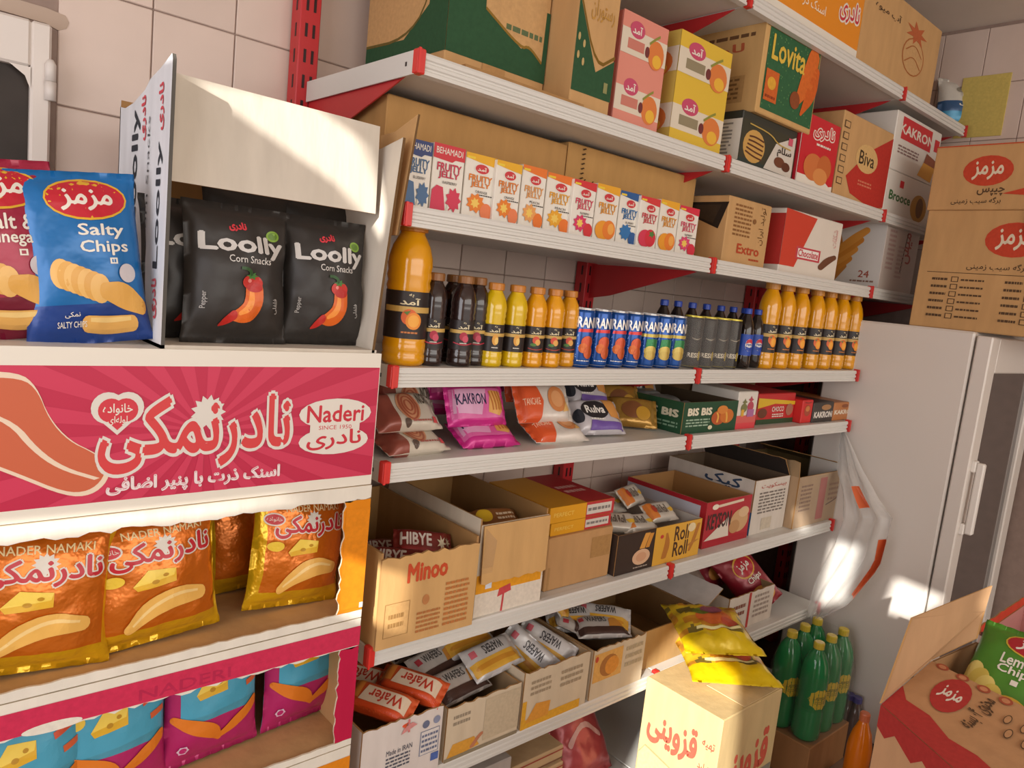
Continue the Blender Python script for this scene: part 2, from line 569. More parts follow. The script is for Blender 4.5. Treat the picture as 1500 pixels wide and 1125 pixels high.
def open_carton(name, label, cat, X0, X1, Y0, Y1, Z0, Z1, col, inn=None, prints=None, faces=None, mat='cardboard', flaps=(), front_h=None, torn=0.0, group=None, th=0.004, rz=0.0, seed=3):
    """box without a lid: walls with thickness, flaps as parts: (side, length, angle from straight up outwards, colour out, colour in)"""
    w, d, h = X1 - X0, Y1 - Y0, Z1 - Z0
    inn = inn or KRAFT
    fc = dict(L=col, R=col, F=col, B=col)
    if faces: fc.update(faces)
    mb = MB()
    mb.box((-w / 2 + th, -d / 2 + th, 0.0004), (w / 2 - th, d / 2 - th, th), inn)
    fh = front_h or h
    def wall(O, U, N, ln, hh, cf, tn):
        top = ragged(0, ln, hh, 18, tn, seed) if tn else [(ln, hh), (0, hh)]
        mb.slab([(0, 0), (ln, 0)] + top, O, U, (0, 0, 1), N, th, cf, inn, KRAFT_D)
    wall((-w / 2, -d / 2, 0), (1, 0, 0), (0, -1, 0), w, fh, fc['F'], torn)
    wall((-w / 2, d / 2, 0), (0, -1, 0), (-1, 0, 0), d - th * 1.02, h, fc['L'], 0)
    wall((w / 2, -d / 2 + th * 1.02, 0), (0, 1, 0), (1, 0, 0), d - th * 1.02, h, fc['R'], 0)
    wall((w / 2 - th * 1.02, d / 2, 0), (-1, 0, 0), (0, 1, 0), w - th * 2.04, h - 0.0006, fc['B'], 0)
    o = mb.build(name, mat)
    o.location = ((X0 + X1) / 2, (Y0 + Y1) / 2, Z0)
    o.rotation_euler = (0, 0, rz)
    tag(o, label, cat, group)
    for side, ln, ang, co, ci in flaps:
        a = math.radians(ang)
        fb = MB()
        O, U, N = {'F': ((-w / 2, -d / 2, fh), (1, 0, 0), (0, -1, 0)), 'L': ((-w / 2, d / 2, h), (0, -1, 0), (-1, 0, 0)),
                   'R': ((w / 2, -d / 2, h), (0, 1, 0), (1, 0, 0)), 'B': ((w / 2, d / 2, h), (-1, 0, 0), (0, 1, 0))}[side]
        L = w if side in 'FB' else d
        O, U, N = Vector(O), Vector(U), Vector(N)
        V = Vector((0, 0, 1)) * math.cos(a) + N * math.sin(a)
        N2 = N * math.cos(a) - Vector((0, 0, 1)) * math.sin(a)
        O = O + N * (0.001 if ang <= 90 else 0.004)
        fb.slab([(0.002, 0), (L - 0.002, 0)] + ragged(0.004, L - 0.004, ln, 14, 0.0025, seed + 5), O, U, V, N2, 0.003, co, ci, KRAFT_D)
        fb.build('flap', 'cardboard', o)
    for f, els in (prints or {}).items():
        draw(els, face_frame(w, d, fh if f == 'F' else h, f), NAMEF[f], 'ink' if mat == 'cardboard' else 'coated_print', o)
    return o

# ---------------------------------------------------------------- bags
def bag_grid(w, h, t, seed, horiz, seal, wr, box):
    nu, nv = (22, 26) if not horiz else (26, 18)
    G = []
    for j in range(nv + 1):
        row = []
        for i in range(nu + 1):
            a, b = i / nu, j / nv                 # 0..1 across, up
            s, q = (a, b) if not horiz else (b, a)  # s across the seals' ends, q from seal to seal
            e = abs(2 * s - 1)
            if q < seal or q > 1 - seal:
                k = 0.0
            else:
                qq = abs(2 * (q - seal) / (1 - 2 * seal) - 1)
                k = max(0.0, 1 - qq ** (2.6 if not box else 7)) ** 0.62
            th = t / 2 * k * max(0.0, 1 - e ** (2.4 if not box else 6)) ** 0.55
            pinch = 1 - 0.07 * k * (0 if box else 1)
            x, z = (a - 0.5) * w, b * h
            if not horiz: x *= pinch
            else: z = h / 2 + (z - h / 2) * pinch
            n = noise.noise(Vector((x * 26 + seed * 7.3, z * 26, seed * 1.7)))
            n2 = noise.noise(Vector((x * 60 + seed * 3.1, z * 40, 9.0 + seed)))
            cr = 0.0
            if q < seal or q > 1 - seal: cr = 0.0012 * math.sin(s * 90)
            near = max(0.0, 1 - min(q, 1 - q) / 0.25)
            y = -(th + (n * 0.5 + n2 * 0.35 * (0.4 + near)) * wr * (0.25 + 0.75 * min(1, k * 2))) + cr
            row.append((x, y, z, -th * 0.9))
        G.append(row)
    return G, nu, nv
def bag(name, label, cat, w, h, t, colfn, els, mat='foil', group=None, seed=1, horiz=False, seal=0.05, wr=0.006, box=False, back=None, pmat='foil_print', seal_col=None):
    G, nu, nv = bag_grid(w, h, t, seed, horiz, seal, wr, box)
    mb = MB()
    for j in range(nv + 1):
        for i in range(nu + 1):
            x, y, z, b = G[j][i]
            mb.v.append((x, y, z))
    N = len(mb.v)
    for j in range(nv + 1):
        for i in range(nu + 1):
            x, y, z, b = G[j][i]
            mb.v.append((x, -b + 0.0008, z))
    W = nu + 1
    for j in range(nv):
        for i in range(nu):
            u, v = (i + 0.5) / nu, (j + 0.5) / nv
            k = colfn(u, v) if callable(colfn) else colfn
            q = v if not horiz else u
            if seal_col and (q < seal or q > 1 - seal): k = seal_col
            mb.f.append((j * W + i, j * W + i + 1, (j + 1) * W + i + 1, (j + 1) * W + i)); mb.k.append(k)
            mb.f.append((N + j * W + i, N + (j + 1) * W + i, N + (j + 1) * W + i + 1, N + j * W + i + 1)); mb.k.append(back or k)
    ed = [i for i in range(W)] + [j * W + nu for j in range(1, nv + 1)] + [nv * W + i for i in range(nu - 1, -1, -1)] + [j * W for j in range(nv - 1, 0, -1)]
    for a, b in zip(ed, ed[1:] + ed[:1]):
        mb.f.append((b, a, N + a, N + b)); mb.k.append(back or (colfn(0.5, 0.5) if callable(colfn) else colfn))
    o = mb.build(name, mat, smooth=True)
    tag(o, label, cat, group)
    def fn(u, v, off):
        u = min(max(u, 0), 0.9999) * nu; v = min(max(v, 0), 0.9999) * nv
        i, j = int(u), int(v)
        a, b = u - i, v - j
        def L(k):
            return (G[j][i][k] * (1 - a) + G[j][i + 1][k] * a) * (1 - b) + (G[j + 1][i][k] * (1 - a) + G[j + 1][i + 1][k] * a) * b
        return (L(0), L(1) - off - 0.0003, L(2))
    if els: draw(els, fn, 'printed_front', pmat, o, L=max(w / nu, h / nv) * 0.9, asp=(w, h))
    return o
def put(o, loc, rx=0, ry=0, rz=0):
    o.location = loc
    o.rotation_euler = (math.radians(rx), math.radians(ry), math.radians(rz))
    return o

# ================================================================ the room
D = 1.10                                   # the plane of the shelf fronts
WY = 1.545                                 # face of the back wall
def structure(o):
    o['kind'] = 'structure'
    return o
GREY_T = c('#c9b3a4')
mb = MB(); mb.box((-1.5, -2.6, -0.1), (3.2, 1.65, 0.0), GREY_T)
structure(mb.build('floor', 'floor_tile'))
CEIL = 2.57
mb = MB(); mb.box((-1.5, -2.6, CEIL), (3.2, 1.65, CEIL + 0.1), c('#d8cdc2'))
structure(mb.build('ceiling', 'wall_paint'))
mb = MB(); mb.box((-1.5, WY + 0.004, 0), (3.2, 1.65, CEIL), GREY_T)
wall_back = structure(mb.build('wall_back', 'grout'))
XR = 3.12
mb = MB(); mb.box((XR + 0.004, -2.6, 0), (3.2, WY + 0.004, CEIL), GREY_T)
wall_right = structure(mb.build('wall_right', 'grout'))
# tiles, each one a piece
TW, TH, JT = 0.150, 0.2019, 0.0024
def tile_mesh(along):
    m = MB()
    if along == 'X': m.box((JT / 2, -0.0, JT / 2), (TW - JT / 2, 0.012, TH - JT / 2), GREY_T, 0.0015)
    else: m.box((0.0, JT / 2, JT / 2), (0.012, TW - JT / 2, TH - JT / 2), GREY_T, 0.0015)
    return m.mesh('tile', 'tile_glaze')
tmx, tmy = tile_mesh('X'), tile_mesh('Y')
wx1 = P(70, 150, Y=WY).x                   # right edge and top of the window frame
wz1 = P(60, 38, Y=WY).z
wz0 = H - 0.15
for i in range(-1, 16):
    for j in range(-7, 5):
        x, z = 0.259 + TW * i, H + 0.427 + TH * (j - 1)
        if z + TH > CEIL or z < 0.35: continue
        if x < wx1 - 0.02 and z < wz1 - 0.01 and z + TH > wz0: continue
        o = bpy.data.objects.new('tile', tmx); COL.objects.link(o); o.parent = wall_back
        o.location = (x, WY, z)
for i in range(0, 7):
    for j in range(0, 5):
        y, z = 0.64 + TW * i - 0.15, H + 0.907 - TH * (j - 0)
        if z + TH > CEIL: continue
        o = bpy.data.objects.new('tile', tmy); COL.objects.link(o); o.parent = wall_right
        o.location = (XR, y, z)
# window in the back wall: white frame, hinge, dark pane
win = structure(empty('window_1', (wx1, WY, wz0)))
mb = MB()
fw = wx1 - P(40, 150, Y=WY).x
hh = wz1 - wz0
FRW = c('#d9cfc6')
mb.box((-fw, -0.028, 0), (0, 0.003, hh), FRW, 0.004)
mb.box((-0.62, -0.028, hh - 0.075), (-fw, 0.003, hh), FRW, 0.004)
mb.box((-0.62, -0.028, 0), (-fw, 0.003, 0.06), FRW, 0.004)
mb.box((-0.67, -0.028, 0), (-0.62, 0.003, hh), FRW, 0.004)
# rounded inner corner
mb.poly([(-fw, -0.0275, hh - 0.075), (-fw, -0.0275, hh - 0.11), (-fw - 0.008, -0.0275, hh - 0.09), (-fw - 0.03, -0.0275, hh - 0.075)], FRW)
mb.build('window_frame', 'painted_steel', win)
mb = MB(); mb.box((-0.62, -0.012, 0.06), (-fw, -0.004, hh - 0.075), c('#3a332f'))
mb.build('pane', 'window_glass', win)
mb = MB()
mb.lathe([(0.009, 0), (0.009, 0.03)], c('#d5ccc4'), 12, (-0.002, -0.032, P(75, 152, Y=WY).z - wz0))
mb.lathe([(0.0085, 0.031), (0.0085, 0.058), (0.004, 0.066)], c('#d5ccc4'), 12, (-0.002, -0.032, P(75, 152, Y=WY).z - wz0))
mb.build('hinge', 'painted_steel', win, True)
# plaster patch where the frame meets the tiles
mb = MB()
mb.slab([(0, 0.006), (0.018, 0.0), (0.03, 0.006), (0.034, 0.017), (0.028, 0.027), (0.0, 0.031), (-0.35, 0.036), (-0.35, 0.014)], (wx1 - 0.005, WY - 0.001, wz1 + 0.0), (1, 0, 0), (0, 0, 1), (0, -1, 0), 0.004, c('#b8a392'))
mb.build('plaster_patch', 'wall_paint', wall_back)
# unseen wall left of the camera, added to block sun; openings shape the patches
XL = -1.5
def back(p):
    k = (p.x - XL) / SUN.x
    q = p - SUN * k
    return (q.y, q.z)
patches = [
    [P(258, 100, Y=1.125), P(455, 147, Y=1.135), P(532, 200, Y=1.14), P(556, 300, Y=1.10), P(552, 345, Y=1.10), P(515, 290, Y=1.14)],      # on the raised cream flap
    [P(-30, 772, Y=1.08), P(300, 741, Y=1.08), P(430, 726, Y=1.08), P(430, 733, Y=1.08), P(300, 757, Y=1.08), P(-30, 797, Y=1.08)],        # strip under the pink box
    [Vector((0.697, 1.05, H - 0.525)), Vector((0.697, 1.12, H - 0.520)), Vector((0.697, 1.12, H - 0.625)), Vector((0.697, 1.05, H - 0.635))],                                            # strip on the carton edge
    [P(1313, 848, X=2.535), P(1295, 893, X=2.535), P(1335, 907, X=2.535), P(1386, 878, X=2.535)],                                        # on the fridge
    [P(1224, 790, X=2.42), P(1262, 800, X=2.42), P(1238, 880, X=2.42), P(1200, 886, X=2.42)],                                            # on the film
    [P(1165, 745, Y=1.09), P(1178, 745, Y=1.09), P(1184, 778, Y=1.09), P(1168, 776, Y=1.09)],                                            # on the wrapped carton
    [P(1252, 1085, Y=0.80), P(1272, 1085, Y=0.80), P(1272, 1112, Y=0.80), P(1252, 1112, Y=0.80)],                                        # on the orange bottle
]
QX = 1.55
patches.append([P(938, 985, X=QX), P(985, 925, X=QX + 0.05), P(1075, 1000, X=QX), P(1078, 1056, X=QX), P(1066, 1180, X=QX), P(905, 1180, X=QX)])   # the tall carton and the bags on it
from mathutils import geometry as _geo
polys = []
for pt in patches:
    q = [back(p) for p in pt]
    ar = sum(q[i][0] * q[(i + 1) % len(q)][1] - q[(i + 1) % len(q)][0] * q[i][1] for i in range(len(q)))
    polys.append(q if ar > 0 else q[::-1])
def inside(p, q):
    r = False
    for i in range(len(q)):
        (x1, y1), (x2, y2) = q[i], q[i - 1]
        if (y1 > p[1]) != (y2 > p[1]) and p[0] < (x2 - x1) * (p[1] - y1) / (y2 - y1) + x1: r = not r
    return r
vs = [Vector((-2.6, 0)), Vector((1.65, 0)), Vector((1.65, CEIL)), Vector((-2.6, CEIL))]
es = [(0, 1), (1, 2), (2, 3), (3, 0)]
for q in polys:
    b = len(vs)
    vs += [Vector(p) for p in q]
    es += [(b + i, b + (i + 1) % len(q)) for i in range(len(q))]
r = delaunay_2d_cdt(vs, es, [], 0, 1e-6)
mb = MB()
for f in r[2]:
    p = [r[0][i] for i in f]
    g = (sum(x.x for x in p) / 3, sum(x.y for x in p) / 3)
    if any(inside(g, q) for q in polys): continue
    mb.poly([(XL, x.x, x.y) for x in p], GREY_T)
structure(mb.build('left_sun_mask', 'wall_paint'))

# ================================================================ shelving
LV = dict(S1=H + 0.742, S2=H + 0.360, S3=H + 0.113, S4=H - 0.165, S5=H - 0.337, S6=H - 0.684, S7=H - 0.985, S8=0.16)
BX = [0.69, 1.5975, 2.505, 3.06]
STEEL, SRED = c('#d4d1ca'), c('#bd2a2e')
unit = empty('shelving_unit', (0.69, D, 0))
tag(unit, 'white steel wall shelving with red uprights and brackets, stocked with groceries', 'shelving')
def U(p): return (p[0] - 0.69, p[1] - D, p[2])
def ubox(m, lo, hi, col, ch=0.0, faces=None): m.box(U(lo), U(hi), col, ch, faces)
for k, x in enumerate(BX):
    mb = MB()
    ubox(mb, (x - 0.022, 1.497, 0.0), (x + 0.022, 1.54, 2.5), SRED, 0.002)
    up = mb.build('upright', 'painted_steel', unit)
    mb = MB()
    z = 0.3
    while z < 2.45:
        for dx in (-0.008, 0.008):
            ubox(mb, (x + dx - 0.0028, 1.4962, z), (x + dx + 0.0028, 1.4972, z + 0.026), c('#2a0d0f'))
        ubox(mb, (x - 0.0226, 1.512, z), (x - 0.0218, 1.518, z + 0.026), c('#2a0d0f'))
        z += 0.05
    tag(mb.build('slots', 'painted_steel', up), kind='stuff')
rail_prof = [(0.004, 0.002), (-0.010, 0.002), (-0.012, -0.002), (-0.012, -0.008), (-0.009, -0.010), (-0.009, -0.013), (-0.012, -0.015), (-0.012, -0.020),
             (-0.009, -0.022), (-0.009, -0.025), (-0.012, -0.027), (-0.012, -0.033), (0.004, -0.034)]
for lv, z in LV.items():
    nb = 3 if lv in ('S1', 'S2', 'S3') else 2
    for k in range(nb):
        x0, x1 = BX[k] + 0.002, BX[k + 1] - 0.002
        mb = MB()
        ubox(mb, (x0, D + 0.004, z - 0.028), (x1, 1.492, z), STEEL, 0.0015)
        sp = mb.build('shelf_panel', 'painted_steel', unit)
        if lv == 'S8':
            mb = MB(); ubox(mb, (x0, D + 0.03, 0.0), (x1, D + 0.04, z - 0.03), STEEL)
            mb.build('plinth', 'painted_steel', unit)
        mb = MB()
        a = [U((x0 + 0.012, D + y, z + dz)) for y, dz in rail_prof]
        b = [U((x1 - 0.012, D + y, z + dz)) for y, dz in rail_prof]
        for i in range(len(a)):
            j = (i + 1) % len(a)
            mb.poly([a[i], a[j], b[j], b[i]][::-1], STEEL)
        mb.poly(a, STEEL); mb.poly(b[::-1], STEEL)
        mb.build('price_rail', 'painted_steel', sp)
        for x in ([x0 + 0.005] if k == 0 else []) + [x1 + 0.002]:
            mb = MB()
            ubox(mb, (x - 0.008, D - 0.0145, z - 0.034), (x + 0.008, D + 0.003, z + 0.006), c('#d2322c'), 0.002)
            ubox(mb, (x - 0.008, D - 0.0175, z - 0.034), (x - 0.004, D - 0.0145, z + 0.006), c('#d2322c'))
            mb.build('clip', 'cap', sp)
        if k == 0:
            mb = MB()
            e = [(D - 0.006, z + 0.004), (D - 0.002, z - 0.034), (1.495, z - 0.036), (1.495, z + 0.004)]
            mb.slab([(p[0] - D, p[1]) for p in e], (0.0, 0, 0), (0, 1, 0), (0, 0, 1), (-1, 0, 0), 0.003, STEEL)
            mb.slab([(0.02, z - 0.019), (0.025, z - 0.019), (0.025, z - 0.012), (0.02, z - 0.012)], (-0.0006, 0, 0), (0, 1, 0), (0, 0, 1), (-1, 0, 0), 0.0004, c('#332c2a'))
            mb.build('end_plate', 'painted_steel', sp)
    for k in range(nb + 1):
        x = BX[k] + (0.006 if k == 0 else -0.0015)
        if lv == 'S8': continue
        mb = MB()
        pts = [(0.03, -0.030), (0.395, -0.030), (0.395, -0.128), (0.32, -0.115), (0.06, -0.040)]
        mb.slab([(a, z + b) for a, b in pts], U((x, D, 0)), (0, 1, 0), (0, 0, 1), (-1, 0, 0), 0.003, SRED)
        mb.build('bracket', 'painted_steel', unit)

# ================================================================ fridge and what stands on it
FX0, FX1, FY0, FZ = 2.535, 3.09, 0.725, H + 0.005
FY1 = P(1181, 700, X=FX0).y
fr = empty('display_fridge', ((FX0 + FX1) / 2, (FY0 + FY1) / 2, 0))
tag(fr, 'white upright drinks fridge with glass door standing past the end of the shelving', 'fridge')
EN = c('#dcd4cb')
def F(p): return (p[0] - (FX0 + FX1) / 2, p[1] - (FY0 + FY1) / 2, p[2])
mb = MB(); mb.box(F((FX0, FY0 + 0.05, 0.06)), F((FX1, FY1, FZ)), EN, 0.006)
mb.build('cabinet_body', 'fridge_enamel', fr)
mb = MB(); mb.box(F((FX0 + 0.02, FY0 + 0.07, 0.0)), F((FX1 - 0.02, FY1 - 0.02, 0.06)), c('#3b3735'))
mb.build('base', 'painted_steel', fr)
mb = MB()
for lo, hi in (((FX0, 0.10), (FX0 + 0.07, FZ - 0.01)), ((FX1 - 0.07, 0.10), (FX1, FZ - 0.01)), ((FX0 + 0.07, 0.10), (FX1 - 0.07, 0.2)), ((FX0 + 0.07, FZ - 0.12), (FX1 - 0.07, FZ - 0.01))):
    mb.box(F((lo[0], FY0, lo[1])), F((hi[0], FY0 + 0.044, hi[1])), EN, 0.004)
dr = mb.build('door', 'fridge_enamel', fr)
mb = MB(); mb.box(F((FX0 + 0.07, FY0 + 0.012, 0.2)), F((FX1 - 0.07, FY0 + 0.03, FZ - 0.12)), c('#57504d'))
mb.build('glass_pane', 'cola', dr)
hz0, hz1 = P(1455, 762, Y=FY0).z, P(1470, 665, Y=FY0).z
mb = MB()
hx = FX0 + 0.035
mb.box(F((hx - 0.016, FY0 - 0.012, hz0)), F((hx + 0.016, FY0 + 0.002, hz0 + 0.035)), c('#e6e0d8'), 0.003)
mb.box(F((hx - 0.016, FY0 - 0.012, hz1 - 0.035)), F((hx + 0.016, FY0 + 0.002, hz1)), c('#e6e0d8'), 0.003)
mb.box(F((hx - 0.011, FY0 - 0.034, hz0 + 0.004)), F((hx + 0.011, FY0 - 0.012, hz1 - 0.004)), c('#e6e0d8'), 0.004)
mb.build('handle', 'painted_steel', dr)
mb = MB()
for z in (hz0 + 0.017, hz1 - 0.017):
    mb.lathe([(0.004, 0), (0.004, 0.004)], c('#4a4542'), 8, F((hx - 0.0, FY0 - 0.006, z)))
mb.build('screw', 'painted_steel', dr)

OVAL = c('#c2472f')
MAZ = fa('مزمز')
def maz_logo(x0, y0, x1, y1, col=OVAL, tc=CREAM):
    cx, cy = (x0 + x1) / 2, (y0 + y1) / 2
    return [('e', cx, cy, (x1 - x0) / 2, (y1 - y0) / 2, col)] + [('t', MAZ, x0 + (x1 - x0) * 0.2, y0 + (y1 - y0) * 0.22, x1 - (x1 - x0) * 0.2, y1 - (y1 - y0) * 0.2, tc, 0.025)]
DK = c('#5a4430')
els = maz_logo(0.38, 0.62, 0.72, 0.90)
els += [('t', fa('چیپس برگه سیب زمینی'), 0.30, 0.50, 0.80, 0.57, DK, 0.012), ('r', 0.06, 0.475, 1.0, 0.48, DK)]
for i in range(6):
    y = 0.40 - i * 0.062
    for x in (0.22, 0.66):
        els += [('r', x, y, x + 0.045, y + 0.045, DK), ('r', x + 0.006, y + 0.006, x + 0.039, y + 0.039, KRAFT), ('l', x - 0.12, y, x - 0.02, y + 0.04, 1, DK), ('l', x + 0.06, y + 0.005, x + 0.2, y + 0.035, 1, DK)]
zt = P(1352, 308, X=2.565).z
ya = 0.98
carton('carton', 'lower kraft carton with red oval logo and tick boxes on top of the fridge', 'carton', 2.565, 2.93, 0.52, ya, FZ, zt, KRAFT, {'L': els})
els = maz_logo(0.18, 0.36, 0.46, 0.82)
els += [('t', fa('چیپس'), 0.28, 0.21, 0.43, 0.33, DK, 0.02), ('t', fa('برگه سیب زمینی'), 0.14, 0.08, 0.42, 0.19, DK, 0.012), ('t', 'Potato', 0.56, 0.60, 0.80, 0.78, DK, 0.02), ('t', 'Chips', 0.56, 0.42, 0.78, 0.58, DK, 0.02),
        ('p', [(0.42, 0.24), (0.60, 0.36), (0.9, 0.4), (0.9, 0.2), (0.6, 0.2)], OVAL), ('r', 0.0, 0.975, 1, 0.99, OVAL)]
carton('carton', 'upper kraft carton with red oval logo, stacked on another carton above the fridge', 'carton', 2.56, 2.92, 0.50, 0.985, zt, P(1372, 215, X=2.56).z, KRAFT, {'L': els})
o = bag('snack_bag', 'small green and yellow snack bag sticking out between the stacked fridge-top cartons', 'snack bag', 0.09, 0.07, 0.012, lambda u, v: c('#1f6b3a') if u < 0.35 else c('#b79a28'), [], seed=4)
put(o, (2.55, 0.655, P(1490, 345, X=2.55).z), rz=-90)

# ================================================================ stack of snack cartons on the left
NY, NX0, NX1, NY1 = 1.08, 0.06, 0.662, 1.46
zs = [P(557, 518, Y=NY).z, P(541, 709, Y=NY).z, P(527, 903, Y=NY).z, P(514, 1088, Y=NY).z]
zs += [zs[3] - 0.24, 0.0]
PINK, PINK_L, ORNG = c('#ba1b43'), c('#c83052'), c('#dd8518')
OFFW = c('#e2dbcd')
NDR = fa('نادرنمکی')
w = NX1 - NX0
def fx(px, z): return (Xat(px, NY, z) - NX0) / w
# top pink carton, closed, with the big lettering
z0, z1 = zs[1], zs[0]
h = z1 - z0
els = [('r', 0, 0, 1, 1, OFFW), ('r', 0, 0.075, 0.998, 0.895, PINK)]
cx, cy = fx(300, (z0 + z1) / 2), 0.48
n = 44
for i in range(0, n, 2):
    a0, a1 = 2 * math.pi * i / n, 2 * math.pi * (i + 1) / n
    def edge(a):
        dx, dy = math.cos(a), math.sin(a) * 1.9
        k = min(((0.998 - cx) if dx > 0 else (cx - 0.0)) / max(abs(dx), 1e-6), ((0.895 - cy) if dy > 0 else (cy - 0.075)) / max(abs(dy), 1e-6))
        return (cx + dx * k, cy + dy * k)
    els.append(('p', [(cx, cy), edge(a0), edge(a1)], PINK_L))
# curl snack on the left
curl = [(-0.06, 0.86), (0.03, 0.86), (0.062, 0.78), (0.085, 0.60), (0.125, 0.46), (0.175, 0.38), (0.205, 0.31), (0.203, 0.20), (0.17, 0.12), (0.12, 0.13), (0.03, 0.27), (-0.06, 0.40)]
def rel(pts, ox): return [(a + ox, b) for a, b in pts]
ox = fx(0, (z0 + z1) / 2)
def shrink(pts, k):
    mx = sum(p[0] for p in pts) / len(pts); my = sum(p[1] for p in pts) / len(pts)
    return [(mx + (a - mx) * k, my + (b - my) * k) for a, b in pts]
els += [('p', rel(curl, ox), c('#e4cdb4'), 2), ('p', rel(shrink(curl, 0.92), ox), c('#c55f3c'), 2),
        ('w', rel([(-0.05, 0.66), (0.02, 0.58), (0.06, 0.42), (0.11, 0.30), (0.18, 0.22)], ox), 0.007, c('#e4cdb4'))]
x0, x1 = fx(140, z0 + 0.1), fx(428, z0 + 0.1)
def box_in(px0, px1): return fx(px0, z0 + 0.1), fx(px1, z0 + 0.1)
els += [('s', fx(303, z0 + .1), 0.60, 0.042, 0.115, 13, 0.72, c('#d8d2c8'))]
els += outlined(NDR, x0 + 0.008, 0.25, x1 - 0.008, 0.70, c('#cf3a3c'), c('#d8d2c8'), 0.075, 0.030)
a, b = box_in(134, 206)
els += [('e', a + (b - a) * 0.30, 0.645, (b - a) * 0.34, 0.095, c('#d8d2c8')), ('e', a + (b - a) * 0.70, 0.645, (b - a) * 0.34, 0.095, c('#d8d2c8')), ('p', [(a - 0.004, 0.62), (b + 0.004, 0.62), ((a + b) / 2, 0.48)], c('#d8d2c8')),
        ('e', a + (b - a) * 0.36, 0.63, (b - a) * 0.26, 0.072, c('#cb2f3d')), ('e', a + (b - a) * 0.66, 0.63, (b - a) * 0.26, 0.072, c('#cb2f3d')), ('p', [(a + 0.012, 0.61), (b - 0.012, 0.61), ((a + b) / 2, 0.51)], c('#cb2f3d')),
        ('t', fa('خانواده'), a + 0.02, 0.60, b - 0.02, 0.67, OFFW, 0.015), ('t', fa('لوله‌ای'), a + 0.03, 0.54, b - 0.03, 0.595, OFFW, 0.012)]
els += outlined(fa('اسنک ذرت با پنیر اضافی'), fx(158, z0 + .1), 0.105, fx(412, z0 + .1), 0.215, c('#c62a52'), c('#e6d7d6'), 0.045)
a, b = fx(448, z0 + .1), fx(530, z0 + .1)
els += [('e', (a + b) / 2, 0.56, (b - a) * 0.64, 0.11, c('#ddd6cb')), ('e', (a + b) / 2, 0.36, (b - a) * 0.62, 0.10, c('#ddd6cb')), ('r', a + 0.01, 0.38, b - 0.01, 0.52, c('#ddd6cb')),
        ('t', 'Naderi', a, 0.50, b, 0.62, c('#c42536'), 0.02), ('t', 'SINCE 1950', a + 0.035, 0.445, b - 0.035, 0.475, c('#c42536')), ('t', fa('نادری'), a + 0.004, 0.30, b - 0.004, 0.44, c('#c42536'), 0.02)]
carton('snack_carton', 'closed pink sunburst carton with big white and red lettering, topmost of the left stack', 'carton', NX0, NX1, NY, NY1, z0, z1, OFFW, {'F': els}, mat='coated_carton', ch=0.002)

def window_carton(label, z0, z1, colr, pl, pr, top, side, bot, seed, tl=0.0):
    """carton lying on its side with the front torn open: a frame of board round an opening"""
    h = z1 - z0
    mb = MB()
    t = 0.005
    mb.box((-w / 2, -0.19, 0), (w / 2, 0.19, t), KRAFT, 0, dict(F=CREAM))
    mb.box((-w / 2, -0.19, h - t), (w / 2, 0.19, h), KRAFT)
    mb.box((-w / 2, -0.19, t), (-w / 2 + t, 0.19, h - t), KRAFT)
    mb.box((w / 2 - t, -0.19, t), (w / 2, 0.19, h - t), KRAFT)
    mb.box((-w / 2 + t, 0.19 - t, t), (w / 2 - t, 0.19, h - t), KRAFT_D)
    O, Ux, Vz, N = (-w / 2, -0.194, 0), (1, 0, 0), (0, 0, 1), (0, -1, 0)
    rnd = random.Random(seed)
    tp = [(w * i / 46, h - top + rnd.uniform(-0.0035, 0.0035) - tl * max(0, 1 - i / 30)) for i in range(47)]
    mb.slab([(w, h), (0, h)] + tp, O, Ux, Vz, N, 0.0038, OFFW, OFFW, CREAM)
    sd = [(w - side + rnd.uniform(-0.003, 0.003), bot + (h - top - bot) * i / 22) for i in range(23)]
    mb.slab([(w, bot), (w, h - top)] + sd[::-1], O, Ux, Vz, N, 0.0038, colr, KRAFT, CREAM)
    bt = [(w * (46 - i) / 46, bot + rnd.uniform(-0.0012, 0.0012)) for i in range(47)]
    mb.slab([(0, 0), (w, 0)] + bt, O, Ux, Vz, N, 0.0038, OFFW, KRAFT, CREAM)
    o = mb.build('open_snack_carton', 'cardboard')
    o.location = ((NX0 + NX1) / 2, (NY + NY1) / 2, z0)
    tag(o, label, 'carton')
    return o
wc2 = window_carton('orange-edged carton torn open at the front, holding gold snack bags', zs[2] + 0.001, zs[1] - 0.001, ORNG, 0, 0, 0.024, 0.048, 0.014, 11)
hh = zs[1] - zs[2]
draw([('r', 1 - 0.046 / w, 0.085, 1.0, 0.83, ORNG), ('r', 1 - 0.012, 0.08, 1.0, 0.12, OFFW)], flat((-w / 2, -0.1945, 0), (w, 0, 0), (0, 0, hh), (0, -1, 0)), 'printed_front', 'ink', wc2)
wc3 = window_carton('pink carton torn open at the front, holding pink and blue snack bags', zs[3] + 0.001, zs[2] - 0.001, PINK, 0, 0, 0.052, 0.036, 0.012, 12, 0.0)
hh = zs[2] - zs[3]
draw([('r', 0, 1 - 0.052 / hh, 1.0, 1 - 0.016 / hh, PINK_L), ('t', 'NADERI', 0.40, 1 - 0.047 / hh, 0.62, 1 - 0.030 / hh, c('#b4294d'), 0.01), ('e', 0.22, 1 - 0.050 / hh, 0.06, 0.03, OFFW)],
     flat((-w / 2, -0.1945, 0), (w, 0, 0), (0, 0, hh), (0, -1, 0)), 'printed_front', 'ink', wc3)
wc4 = window_carton('orange carton torn open at the front, low in the left stack', zs[4] + 0.001, zs[3] - 0.001, ORNG, 0, 0, 0.060, 0.05, 0.02, 13)
hh = zs[3] - zs[4]
